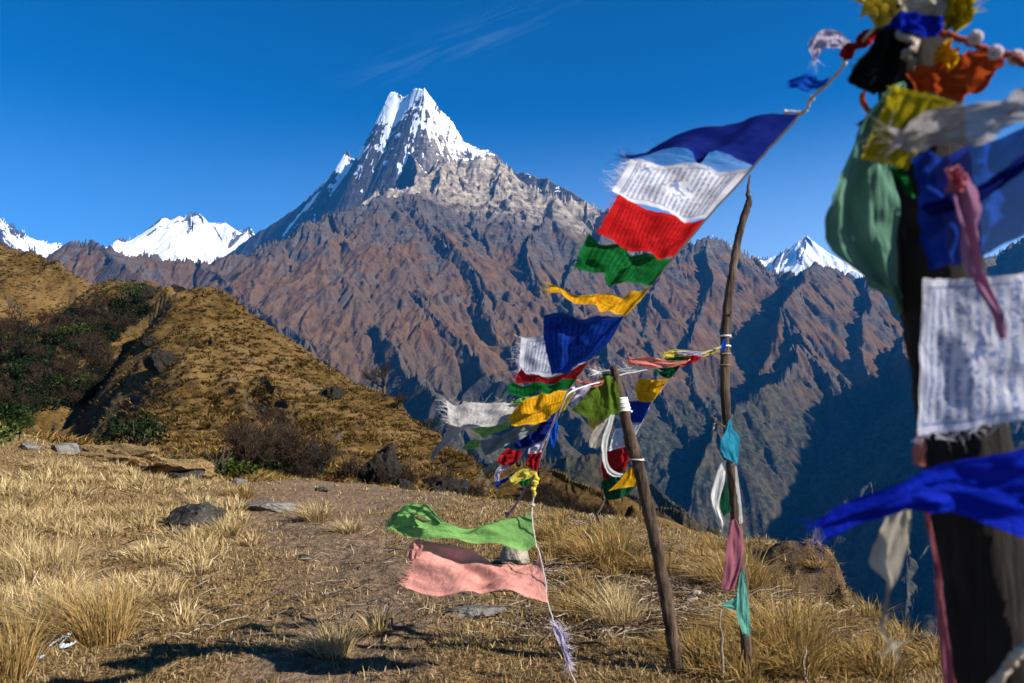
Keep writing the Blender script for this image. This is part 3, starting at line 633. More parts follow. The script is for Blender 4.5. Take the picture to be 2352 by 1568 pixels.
# tussocks over the golden hill
def hq(x, y):
    a = np.clip((np.degrees(np.arctan2(x, y))-HA0)/(HA1-HA0)*(HNA-1), 0, HNA-1).astype(int); r = np.clip(np.log(np.hypot(x, y)/HR0)/math.log(HR1/HR0)*(HNR-1), 0, HNR-1).astype(int); return HQ[r, a]
def make_hill_grass():
    n = 120000; az = np.radians(rng.uniform(-40, 6, n)); Y = 30*(275/30)**rng.random(n)**.75; x = np.tan(az)*Y
    e = CREST; dm = line_dist(x, Y, GUL1); keep = (dm > 5) | (rng.random(n) < .15); z = hill_z(x, Y); keep &= z > -9
    q = fbm(x/5, Y/5, 3, 70)+.8*fbm(x/1.6, Y/1.6, 2, 71); fr = hq(x, Y); keep &= (q > -.3) & (((fr > .30) & (fr < .72)) | (rng.random(n) < .30))
    x, Y, z, q = x[keep], Y[keep], z[keep], q[keep]; n = len(x); K = 8; mb = MB()
    X = np.repeat(x, K); YY = np.repeat(Y, K); Z = np.repeat(z, K); a = rng.uniform(0, 6.283, n*K); s = np.repeat(rng.uniform(.2, .62, n)*(1+.4*np.clip(q, 0, 1)), K)
    r = s*.5*rng.random(n*K); root = np.c_[X+r*np.cos(a), YY+r*np.sin(a), Z-.06]
    blades(mb, root, s*rng.uniform(.7, 1.1, n*K), a, rng.uniform(.5, 1.5, n*K), s*np.repeat(.10+.0017*Y, K), np.clip(np.repeat(.36+.55*fbm(x/16, Y/16, 3, 72)+.30*sstep(100, 45, Y), K)+rng.normal(0, .22, n*K), 0, 1), 1.4)
    tag(mb.build('grass', M_slope), kind='stuff')
    # near-black clumps that paint small shadows between the tussocks
    n = 16000; az = np.radians(rng.uniform(-40, 6, n)); Y = 34*(270/34)**rng.random(n)**.8; x = np.tan(az)*Y; z = hill_z(x, Y)
    keep = (fbm(x/7, Y/7, 3, 170)+.7*fbm(x/2.2, Y/2.2, 2, 171) > .22) & (z > -9); x, Y, z = x[keep], Y[keep], z[keep]; n = len(x); K = 9; mb = MB()
    a = rng.uniform(0, 6.283, n*K); s = np.repeat(rng.uniform(.25, .75, n)*(.6+.004*Y), K); r = s*.7*rng.random(n*K)
    blades(mb, np.c_[np.repeat(x, K)+r*np.cos(a), np.repeat(Y, K)+r*np.sin(a), np.repeat(z, K)-.05], s*rng.uniform(.5, 1.0, n*K), a, rng.uniform(.4, 1.6, n*K), s*.22, np.clip(rng.normal(.3, .3, n*K), 0, 1), 1.3)
    tag(mb.build('undergrowth', M_gapshade), kind='stuff')  # painted shade filed with the undergrowth, not a thicket
make_hill_grass()

def leaves(mb, c, S, n, ls, seed, flat=.8):
    r = np.random.default_rng(seed); L = 9; lc = r.normal(0, 1, (L, 3)); lc /= np.linalg.norm(lc, axis=1, keepdims=True); lc *= r.uniform(.25, .62, (L, 1)); lc[:, 2] = np.abs(lc[:, 2])*.9+.25
    k = r.integers(0, L, n); v = r.normal(0, 1, (n, 3)); v /= np.linalg.norm(v, axis=1, keepdims=True); lr = r.uniform(.22, .42, L)
    p = lc[k]+v*(lr[k]*r.uniform(.55, 1.05, n))[:, None]; p[:, 2] *= flat; p = np.asarray(c)+p*S
    u = r.normal(0, 1, (n, 3)); u /= np.linalg.norm(u, axis=1, keepdims=True); w = np.cross(u, r.normal(0, 1, (n, 3))+v); w /= np.linalg.norm(w, axis=1, keepdims=True)+1e-9
    sz = ls*r.uniform(.6, 1.3, (n, 1)); u = u*sz; w = w*sz*.5
    V = np.stack([p-u, p+w, p+u, p-w], 1).reshape(-1, 3); mb.add(V, np.arange(n*4).reshape(-1, 4), rnd=np.repeat(np.clip(r.normal(.45, .25, n), 0, 1), 4), t=0.)
def twigs(mb, c, S, seed, stems=9, w=.02):
    r = np.random.default_rng(seed); 
    def level(root, d, L, wd, depth):
        n = len(root); e = d+r.normal(0, .25, (n, 3)); e[:, 2] += .15; e /= np.linalg.norm(e, axis=1, keepdims=True); p1 = root+e*L[:, None]*.5; e2 = e+r.normal(0, .3, (n, 3)); e2 /= np.linalg.norm(e2, axis=1, keepdims=True); p2 = p1+e2*L[:, None]*.5
        s = np.cross(e, r.normal(0, 1, (n, 3))); s /= np.linalg.norm(s, axis=1, keepdims=True); s *= wd
        V = np.stack([root-s, root+s, p1-s*.7, p1+s*.7, p2-s*.4, p2+s*.4], 1).reshape(-1, 3); i = np.arange(n)[:, None]*6
        mb.add(V, np.vstack([i+np.array([[0, 1, 3, 2]]), i+np.array([[2, 3, 5, 4]])]), rnd=np.repeat(np.clip(r.normal(.4, .25, n), 0, 1), 6), t=0.)
        if depth:
            kk = 5; t = r.uniform(.35, 1, (n, kk, 1)); rt = (root[:, None]+(p2-root)[:, None]*t).reshape(-1, 3); dd = (e[:, None]+r.normal(0, .65, (n, kk, 3))).reshape(-1, 3)
            level(rt, dd, np.repeat(L, kk)*r.uniform(.4, .7, n*kk), wd*.6, depth-1)
    a = r.uniform(0, 6.283, stems); d = np.c_[np.cos(a)*.55, np.sin(a)*.55, np.ones(stems)]; level(np.tile(np.asarray(c, float), (stems, 1))+r.normal(0, .08*S, (stems, 3))*[1, 1, 0], d, S*r.uniform(.55, .9, stems), w, 3)

def thicket(name, pts, zf, kinds, seed, M):
    r = np.random.default_rng(seed); mb = MB()
    for i, (px, py) in enumerate(pts):
        c = zf(px, py); S = kinds[1]*r.uniform(.6, 1.3); c = c-np.array([0, 0, .1*S])
        if kinds[0] == 'twig': twigs(mb, c, S, seed+i, 7, .012*S+.00035*c[1])
        else: leaves(mb, c, S, int(kinds[2]), .045*S+.0006*c[1], seed+i)
    tag(mb.build(name, M), kind='stuff')
def pick(n, poly, seed):
    r = np.random.default_rng(seed); p = np.asarray(poly, float); out = []
    while len(out) < n:
        x, y = r.uniform(p[:, 0].min(), p[:, 0].max()), r.uniform(p[:, 1].min(), p[:, 1].max()); ins = False
        for a, b in zip(p, np.roll(p, -1, 0)):
            if (a[1] > y) != (b[1] > y) and x < (b[0]-a[0])*(y-a[1])/(b[1]-a[1])+a[0]: ins = not ins
        if ins: out.append((x, y))
    return out
GP = [(-20,760),(120,725),(230,705),(318,690),(335,700),(262,745),(238,800),(240,870),(205,930),(80,950),(-20,970)]
thicket('undergrowth', pick(120, GP, 1), on_hill, ('leaf', 3.0, 420), 100, M_dleaf)  # the dark leaf colour also stands in for the gully's deep shade
thicket('undergrowth', pick(85, GP, 2), on_hill, ('twig', 3.0), 300, M_twig)
GS_ = [(300,712),(345,715),(285,760),(245,800),(245,860),(190,935),(150,940),(200,860),(220,760)]  # extra bushes put in to darken the sunlit gully wall
thicket('undergrowth', pick(60, GS_, 21), on_hill, ('leaf', 2.6, 380), 600, M_dleaf)
thicket('undergrowth', pick(60, GS_, 22), on_hill, ('twig', 2.6), 700, M_twig)
thicket('undergrowth', pick(26, [(520,985),(620,990),(720,1050),(790,1085),(720,1105),(560,1095)], 3), on_hill, ('twig', 2.0), 400, M_twig)
thicket('undergrowth', pick(16, [(540,1010),(640,1010),(720,1085),(560,1090)], 4), on_hill, ('leaf', 1.6, 260), 450, M_dleaf)
thicket('undergrowth', pick(24, [(700,1085),(850,1090),(1130,1140),(1140,1160),(860,1110)], 5), on_hill, ('twig', 1.1), 480, M_twig)
def on_knoll(px, py):
    zf = lambda x, y: ridge_field(x, y, KNOLL); return ray_hit(px, py, zf, 50, 125)
thicket('undergrowth', pick(60, [(1212,1118),(1255,1125),(1330,1172),(1430,1205),(1330,1215),(1230,1200)], 6), on_knoll, ('twig', 1.5), 500, M_twig)

def shrub(px, py, S, leafm, lab, seed, n=700, zf=on_hill, cat='shrub', stem=True, flat=.8, ls=.05, lift=.0):
    c = zf(px, py); root = empty('shrub', c, lab, cat, 'shrubs on the hill'); mb = MB(); leaves(mb, (0, 0, lift*S), S, n, ls*S, seed, flat); mb.build('foliage', leafm, root)
    if stem:
        mb = MB(); r = np.random.default_rng(seed)
        for k in range(7):
            a = r.uniform(0, 6.283); e = np.array([math.cos(a)*.4, math.sin(a)*.4, .75+lift])*S*r.uniform(.6, .9); tube(mb, spline([(0, 0, -.15*S), e*.45+r.normal(0, .04*S, 3), e], 6), np.linspace(.028*S, .008*S, 6), 5)
        mb.build('stem', M_bark, root)
shrub(312, 1062, 2.1, M_dleaf, 'dark evergreen shrub with visible stems at the foot of the hill', 11, 1100, lift=.25, ls=.045)
shrub(500, 1098, 1.9, M_leaf, 'low spreading green rhododendron behind the far path', 12, 1300, flat=.45, ls=.06)
shrub(410, 1092, 1.6, M_leaf, 'smaller green rhododendron between the dark shrub and the spreading one', 13, 800, flat=.5, ls=.06)
shrub(190, 900, 4.6, M_leaf, 'rounded bright green bush at the shaded gully mouth', 14, 1500, flat=.75, ls=.035)
shrub(120, 880, 4.2, M_leaf, 'green bush partly in shade beside the rounded bright one', 15, 1200, flat=.7, ls=.035)
shrub(290, 690, 7.5, M_leaf, 'olive green bush highest up the shaded gully', 16, 1100, flat=.5, ls=.03)
shrub(170, 775, 5.0, M_leaf, 'pale green bush midway up the shaded gully', 17, 1000, flat=.6, ls=.035)
shrub(40, 985, 3.6, M_leaf, 'broad leafy green bush behind the grassy bank at the photo edge', 18, 2000, flat=.8, ls=.045)
shrub(985, 985, 7.0, M_dleaf, 'dark rounded evergreen on the far edge of the golden hill', 19, 1500, flat=.7, ls=.03)
shrub(1085, 1045, 3.2, M_dleaf, 'small evergreen lower on the hill edge, behind the light green scrap', 20, 700, flat=.7, ls=.04)
c = on_ground(2, 1068); root = empty('shrub', c, 'drooping leafy twig entering at the photo edge near the bank', 'shrub', 'shrubs on the hill'); mb = MB(); leaves(mb, (-.25, 0, .25), .75, 260, .06, 44); mb.build('foliage', M_leaf, root); mb = MB(); tube(mb, spline([(-.35, 0, -.1), (-.3, 0, .25), (-.1, 0, .5)], 6), np.linspace(.02, .006, 6), 5); mb.build('stem', M_bark, root)

def bare_tree(px, py, H, seed, lab, spread=.6):
    c = on_hill(px, py); root = empty('bare_tree', c, lab, 'tree', 'leafless trees on the hill edge'); r = np.random.default_rng(seed); tr = MB(); cr = MB()
    def grow(p, d, L, R, depth, mb):
        q = [p]; dd = d.copy()
        for k in range(4): dd = dd+r.normal(0, .16, 3); dd[2] += .05; dd /= np.linalg.norm(dd); q.append(q[-1]+dd*L/4)
        tube(mb, q, np.linspace(R, R*.62, 5), 6 if depth > 3 else 4, False, rnd=.35, t=0.)
        if depth:
            for k in range(3 if depth > 3 else r.integers(2, 5)):
                e = dd+r.normal(0, spread, 3); e[2] = abs(e[2])*.8+.05; e /= np.linalg.norm(e); s = q[-1] if k < 2 else q[2+int(r.integers(0, 2))]; grow(s, e, L*r.uniform(.6, .85), R*.58, depth-1, cr)
    grow(np.array([0, 0, -.3]), np.array([.1, 0, 1.]), H*.33, H*.055, 6, tr); tr.build('trunk', M_bark, root); cr.build('crown', M_twig, root)
bare_tree(882, 905, 5.8, 5, 'leafless dark tree with a broad twiggy crown on the hill edge')
bare_tree(918, 940, 3.6, 8, 'smaller leafless tree leaning over just below the broad one', .8)

# stones
def icodirs(n=3):
    import bmesh
    bm = bmesh.new(); bmesh.ops.create_icosphere(bm, subdivisions=n, radius=1); V = np.array([v.co[:] for v in bm.verts]); T = np.array([[v.index for v in f.verts] for f in bm.faces]); bm.free(); return V, T
ICO = icodirs(4)
def mat_rock(name, a, b, lich=.3):
    g = G(name); tc = g.n('TexCoord', out=3); n = g.noise(tc, 5., 8, .65); n2 = g.noise(tc, 22., 5, .6); c = g.mix(g.ramp(n, .3, .7), a, b); c = g.mix(g.math('MULTIPLY', g.ramp(n2, .58, .7), lich), c, (.42, .41, .37))
    h = g.math('ADD', g.math('MULTIPLY', n, .08), g.math('MULTIPLY', n2, .03)); return g.surf(c, .9, g.bump(h, 1.0, 1.0), .15)
M_rock = mat_rock('grey_stone', (.08, .07, .06), (.20, .185, .165)); M_drock = mat_rock('dark_stone', (.016, .013, .010), (.060, .052, .044), .25); M_crag = mat_rock('crag_stone', (.006, .005, .004), (.028, .022, .016), .03)  # crag tone lowered so its colour carries the shade of left-facing rock
M_pale = mat_rock('pale_stone', (.22, .19, .15), (.34, .30, .24), .1)
def rock(c, size, seed, m, lab, cat='rock', name='rock', planes=12, rough=.12, rz=None, group='rocks lying on the ridge', jag=0.):
    r = np.random.default_rng(seed); V, T = ICO; N = r.normal(0, 1, (planes, 3)); N /= np.linalg.norm(N, axis=1, keepdims=True); dd = r.uniform(.62, 1.0, planes)
    dot = V@N.T; rad_ = np.min(np.where(dot > .08, dd/np.maximum(dot, .08), 9), axis=1); rad_ = np.minimum(rad_, 1.25)
    rad_ = rad_*(1+rough*fbm(V[:, 0]*2+seed, V[:, 1]*2+V[:, 2]*1.7, 5, seed)+jag*ridged(V[:, 0]*2.6+V[:, 2], V[:, 1]*2.6+seed, 4, seed))
    p = V*rad_[:, None]*np.asarray(size); a = rz if rz is not None else r.uniform(0, 6.28); ca, sa = math.cos(a), math.sin(a); p = np.c_[p[:, 0]*ca-p[:, 1]*sa, p[:, 0]*sa+p[:, 1]*ca, p[:, 2]]
    o = mesh_obj(name, p, T, m, None, False); o.location = c; tag(o, lab, cat, group); return o
def grock(px, py, size, seed, m, lab, sink=.35, **k): c = on_ground(px, py); return rock(c+np.array([0, size[1]*.5, size[2]*(1-sink)*.6]), size, seed, m, lab, **k)
grock(435, 1222, (.34, .26, .22), 3, M_drock, 'dark angular boulder in the pale grass left of the path', rz=.5, rough=.2)
grock(392, 1232, (.12, .10, .07), 31, M_drock, 'small dark stone at the foot of the angular boulder')
grock(612, 1172, (.34, .20, .09), 4, M_rock, 'flat pale grey slab standing low beyond the path', rz=.1)
grock(1190, 1300, (.16, .13, .14), 5, M_pale, 'rounded buff stone behind the pink flag', rough=.05, planes=20)
grock(1075, 1412, (.20, .12, .025), 6, M_rock, 'thin grey slab set flush in the turf below the pink flag', rz=.2)
grock(692, 1288, (.07, .06, .035), 7, M_drock, 'small black stump of stone alone on the bare path')
for i, (px, py, s, lab) in enumerate([(62,1032,.20,'flat grey rock at the photo edge below the grassy bank'),(120,1015,.26,'dark pointed rock topmost on the grassy bank'),(142,1040,.30,'dark split rock under the turf lip'),(165,1042,.22,'pale round stone between two dark rocks'),(205,1048,.34,'leaning grey rock at the end of the stone row'),(262,1020,.30,'dark stone alone above the turf lip'),(310,1076,.55,'long slanting rock slab under the turf bank'),(425,1103,.32,'pale flat stone at the end of the turf bank'),(545,1110,.22,'dark block of stone on the path edge'),(735,1128,.16,'little flat stone on the far rim')]):
    grock(px, py, (s, s*.7, s*.45), 60+i, M_rock if i % 2 == 0 else M_drock, lab)
# turf bank with a dark undercut
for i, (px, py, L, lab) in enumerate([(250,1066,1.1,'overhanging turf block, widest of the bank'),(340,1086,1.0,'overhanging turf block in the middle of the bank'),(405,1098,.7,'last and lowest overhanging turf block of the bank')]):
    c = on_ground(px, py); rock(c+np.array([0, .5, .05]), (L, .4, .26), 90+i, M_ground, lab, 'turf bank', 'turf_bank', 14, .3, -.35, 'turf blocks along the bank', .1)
def hrock(px, py, size, seed, lab, up=.3, **k): c = on_hill(px, py); return rock(c+np.array([0, 0, size[2]*up]), size, seed, M_crag, lab, name='rock_outcrop', group='outcrops on the golden hill', planes=16, rough=.35, jag=.25, **k)
hrock(888, 1100, (1.1, .9, 1.35), 21, 'dark jagged crag at the foot of the hill, nearer the path', rz=.4)
hrock(925, 1128, (.6, .6, .6), 22, 'low dark block beside the jagged crag')
hrock(1030, 1140, (1.4, 1.0, 1.05), 23, 'wide dark crag at the hill foot beneath the flags', rz=.8)
hrock(372, 845, (2.0, 1.6, 1.7), 24, 'dark pyramid shaped rock halfway up the golden hill', rz=.3)
hrock(345, 790, (1.7, 1.3, .9), 25, 'dark overhanging rock above the pyramid shaped one')
hrock(402, 668, (4.4, 2.6, 2.1), 26, 'dark rock added for a shaded hollow just under the hill summit', up=-.1)  # near-black rock in place of a hollow that is only in shade
hrock(318, 676, (3.6, 2.2, 1.7), 27, 'dark rock added for a shaded hollow on the saddle beside the summit', up=-.1)  # this one likewise replaces a shaded hollow
hrock(720, 1068, (.9, .7, 1.0), 28, 'narrow dark rock step low on the hill')
hrock(765, 912, (1.5, 1.0, 1.3), 29, 'small dark hole-like rock on the smooth upper slope')
hrock(600, 950, (1.0, .8, .8), 30, 'dark rock lip at the head of the grassy cut')

# dead wood and straw
M_stick = mat_bark('bleached_wood', (.10, .075, .050), (.36, .29, .21), 30); M_dstick = mat_bark('dead_wood', (.035, .024, .016), (.13, .09, .06), 30)
def make_litter():
    for n, m, L, w, seed in ((900, M_stick, .22, .0035, 1), (800, M_dstick, .30, .005, 2)):
        mb = MB(); r = np.random.default_rng(seed); k = 0
        while k < n:
            px = r.uniform(1180, 2050) if r.random() < .85 else r.uniform(0, 1200); py = r.uniform(1230, 1567) 
            if py < 1200+.28*(px-1240): continue
            Y = 1.75*F/(py-907); x = (px-1176)/F*Y; k += 1
            a = r.uniform(0, 6.283); l = L*r.uniform(.25, 1.2); b = r.normal(0, .12); z0 = ground_z(np.array([x]), np.array([Y]))[0]; e = np.array([math.cos(a), math.sin(a), r.uniform(-.03, .30)])
            p = np.array([x, Y, z0+.015]); tube(mb, [p, p+e*l*.5+np.array([0, 0, .03*r.random()]), p+e*l+np.array([b*l, b*l, 0])], [w*r.uniform(.6, 1.6)*(1 if i_ < 2 else .5) for i_ in range(3)], 4, False)
        tag(mb.build('debris', m), kind='stuff')
make_litter()
def stick(pts, r, m, lab, name='stick', cat='stick', base=True):
    c = on_ground(pts[0][0], pts[0][1]); p = [c-np.array([0, 0, .02])]+[P(a, b, c[1]+d) for a, b, d in pts[1:]]
    mb = MB(); q = spline(p, 10); q = q+np.random.default_rng(int(abs(c[0])*1e3)).normal(0, r*.5, q.shape); tube(mb, q-c, np.linspace(r, r*.5, 10), 6); o = mb.build(name, m); o.location = c; tag(o, lab, cat, 'loose sticks on the ridge')
stick([(1098,1188,0),(1106,1178,0),(1108,1168,.05),(1100,1160,.1)], .014, M_stick, 'short bleached forked stick upright beyond the green flag')
stick([(1360,1205,0),(1356,1185,0),(1362,1180,.1),(1368,1200,.15)], .010, M_stick, 'dry bent stalk on the rim left of the leaning pole')
stick([(1568,1395,0),(1590,1372,.1),(1602,1352,.15)], .030, M_stick, 'thick broken branch stub between the two poles')
stick([(1540,1330,0),(1600,1345,.0),(1640,1350,.05)], .012, M_stick, 'bleached stick lying beside the leaning pole')
stick([(1850,1395,0),(1900,1385,.1),(1925,1405,.15),(1960,1392,.2)], .012, M_stick, 'bleached branching stick on the crumbling bank')
stick([(820,1232,0),(845,1226,.05),(862,1215,.1)], .012, M_stick, 'white split stick beside the pale tuft')
stick([(795,1285,0),(812,1272,0),(805,1250,.0)], .007, M_stick, 'small pale curled stalk at the path edge')
stick([(880,1440,0),(892,1400,.0),(905,1350,.02)], .005, M_dstick, 'thin upright brown stalk beside the greenish tuft')
stick([(1660,1560,0),(1657,1480,.0),(1655,1400,.0)], .008, M_stick, 'yellowed dry stalk standing beside the tall pole')
stick([(1490,1425,0),(1493,1385,.02),(1500,1330,.02)], .008, M_dstick, 'cluster stalk, dark and upright, near the dry tussock')
stick([(1376,1200,0),(1374,1170,0),(1388,1150,0),(1390,1138,0)], .022, M_dstick, 'short crooked dark post on the rim under the yellow flag', 'crooked_post', 'post')
stick([(1850,1560,0),(1848,1520,0),(1852,1490,0)], .010, M_stick, 'short upright bleached twig in front of the golden tussock')

# litter
g = G('crumpled_plastic'); M_plastic = g.surf((.36, .42, .50), .45, None, .5)
c = on_ground(135, 1492); mb = MB(); r = np.random.default_rng(3); pts = spline([(-.07, 0, .012), (-.045, .03, .03), (.0, .05, .055), (.025, .045, .06), (.0, .01, .03), (.02, -.02, .015), (.06, -.015, .02), (.085, .0, .03)], 30)
V = []; 
for k, p in enumerate(pts): V += [p+np.array([0, 0, .0]), p+np.array([.012, .02+.006*math.sin(k*1.9), .018+.008*math.sin(k*2.3)])]
Q = [(2*k, 2*k+1, 2*k+3, 2*k+2) for k in range(len(pts)-1)]; mb.add(V, Q); o = mb.build('wrapper', M_plastic, smooth=False); o.location = c; tag(o, 'crumpled white plastic wrapper lying on the ground by a tussock', 'wrapper')
c = on_ground(80, 1512); mb = MB(); V = [(x*.05, y*.02, .008+.006*math.sin(3*x+5*y)) for y in (-1, 0, 1) for x in (-1, -.5, 0, .5, 1)]; mb.add(V, grid_faces(3, 5)); o = mb.build('wrapper', M_plastic, smooth=False); o.location = c; tag(o, 'small white scrap of plastic flat beside the crumpled wrapper', 'wrapper')
g = G('black_plastic'); M_black = g.surf((.02, .022, .022), .4)
c = on_ground(1166, 1192); mb = MB(); tube(mb, [(0, 0, 0), (0, 0, .015), (0, 0, .09), (0, 0, .10), (0, 0, .101)], [.034, .036, .042, .046, .040], 14); o = mb.build('cup', M_black); o.location = c; tag(o, 'small black plastic cup left standing beyond the green flag', 'cup')

# ------------------------------------------------------------ poles
M_pole = mat_bark('weathered_pole', (.015, .010, .007), (.105, .068, .043), 34); M_post = mat_bark('dark_post', (.004, .003, .002), (.020, .014, .010), 40)
def knobbly(pts, rpx, n, seed, sides=14, rough=.12):
    w = np.array([P(*p) for p in pts]); q = spline(w, n); r = np.interp(np.linspace(0, 1, n), np.linspace(0, 1, len(rpx)), rpx)*q[:, 1]/F
    rg = np.random.default_rng(seed); r = r*(1+rough*(rg.random(n)-.5)); q = q+rg.normal(0, .0016, q.shape)*[1, 1, 0]; return q, r
def gnarl(mb, q, r, sides, seed, amp=.10):
    m2 = MB(); tube(m2, q, r, sides); V = np.vstack(m2.V); k = len(q); c = np.repeat(q, sides, 0); d = V[:k*sides]-c; th = np.tile(np.arange(sides), k)
    V[:k*sides] = c+d*(1+amp*fbm(th*1.7+seed, V[:k*sides, 2]*9, 3, seed)+.6*amp*np.sin(th*2.1+seed))[:, None]; mb.add(V, m2.Q[0], m2.T[0])
base = P(1720, 1610, 4.05); q, r = knobbly([(1720,1660,4.05),(1717,1545,4.05),(1712,1450,4.04),(1706,1340,4.03),(1698,1255,4.02),(1690,1180,4.01),(1682,1100,4.0),(1674,1010,4.0),(1668,935,4.0),(1665,850,4.0),(1667,760,4.0),(1673,690,4.0),(1683,630,4.0),(1692,570,4.0),(1703,520,4.0),(1714,482,4.0),(1721,462,4.0),(1718,440,4.0),(1722,402,4.0)], [12.5,12.5,12,12,11.5,11.5,11.5,11,11,10.5,10.5,10,9.5,9,8.5,8.5,7.5,4,2], 90, 1)
root = empty('wooden_pole', base, 'tall thin crooked wooden pole with a pointed tip, wrapped in rags', 'pole'); mb = MB(); gnarl(mb, q-base, r, 14, 3); mb.build('shaft', M_pole, root)
for pts in ([(1668,985),(1650,968),(1632,954)], [(1668,980),(1655,975),(1643,968)], [(1670,745),(1678,720),(1681,713)], [(1660,838),(1600,870),(1560,905)]):
    mb = MB(); tube(mb, spline([P(a, b, 3.99-.02*i) for i, (a, b) in enumerate(pts)], 8)-base, .004 if pts[-1][0] != 1560 else .0012, 5); mb.build('twig', M_dstick, root)
mb = MB(); tube(mb, np.array([P(1644,960,3.98), P(1638,985,3.97), P(1634,1003,3.97)])-base, [.006, .006, .004], 6); mb.build('twig', M_stick, root)
base2 = P(1570, 1600, 4.05); q2, r2 = knobbly([(1580,1650,4.05),(1568,1590,4.05),(1556,1530,4.04),(1545,1465,4.03),(1533,1390,4.02),(1519,1310,4.0),(1505,1235,3.98),(1492,1180,3.97),(1478,1120,3.96),(1464,1062,3.95),(1450,1015,3.94),(1440,975,3.93),(1429,925,3.92),(1418,880,3.91),(1408,842,3.9)], [15,15,15,15,14.5,14.5,14.5,14.5,14,13.5,14.5,13,12,11,8], 80, 2)
root2 = empty('wooden_pole', base2, 'shorter leaning wooden pole with a splintered top and white tape', 'pole'); mb = MB(); gnarl(mb, q2-base2, r2, 14, 9); tube(mb, np.array([P(1412,905,3.94), P(1396,875,3.95), P(1388,848,3.95)])-base2, [.022, .020, .013], 9); mb.build('shaft', M_pole, root2)
g = G('white_tape'); M_tape = g.surf(g.mix(g.noise(g.n('TexCoord', out=3), 30., 4), (.5, .48, .45), (.8, .79, .77)), .7)
def wraps(base, parent, q, r, zs, name, m, w, n, seed):
    "turns of tape or string round a pole between two heights"
    rg = np.random.default_rng(seed); mb = MB(); z0, z1 = zs; pts = []
    for k in range(n*16+1):
        t = k/(n*16); z = z0+(z1-z0)*t; i = int(np.argmin(abs(q[:, 2]-z))); a = t*n*6.283; pts.append(q[i]+np.array([math.cos(a)*(r[i]*1.10+w*.5), math.sin(a)*(r[i]*1.10+w*.5), z-q[i, 2]+rg.normal(0, w*.12)]))
    tube(mb, np.array(pts)-base, w, 5); mb.build(name, m, parent)
wraps(base2, root2, q2, r2, (P(1430,945,3.93)[2], P(1427,914,3.93)[2]), 'tape', M_tape, .006, 7, 3)
wraps(base2, root2, q2, r2, (P(1465,1057,3.95)[2], P(1465,1053,3.95)[2]), 'string', M_tape, .0022, 2, 4)
for k, py in enumerate((773, 796, 814, 840)): wraps(base, root, q, r, (P(1665,py,4)[2], P(1665,py-3,4)[2]), 'string', M_tape if k < 2 else M_stick, .0028, 2, 5+k)
base3 = np.array([*P(2330, 1800, 1.3)[:2], -.3]); q3, r3 = knobbly([(2450,2600,1.3),(2420,2400,1.3),(2360,2000,1.3),(2300,1565,1.3),(2262,1300,1.3),(2219,1030,1.3),(2185,800,1.3),(2160,640,1.3),(2133,420,1.3),(2110,230,1.3),(2090,60,1.3),(2078,-60,1.3),(2055,-330,1.3)], [112,110,106,100,95,91,90,90,88,80,72,68,50], 70, 5, rough=.03)
root3 = empty('wooden_post', base3, 'thick dark wooden post close to the camera, bundled with flags', 'post'); mb = MB(); gnarl(mb, q3-base3, r3, 28, 12, .05); mb.build('shaft', M_post, root3)

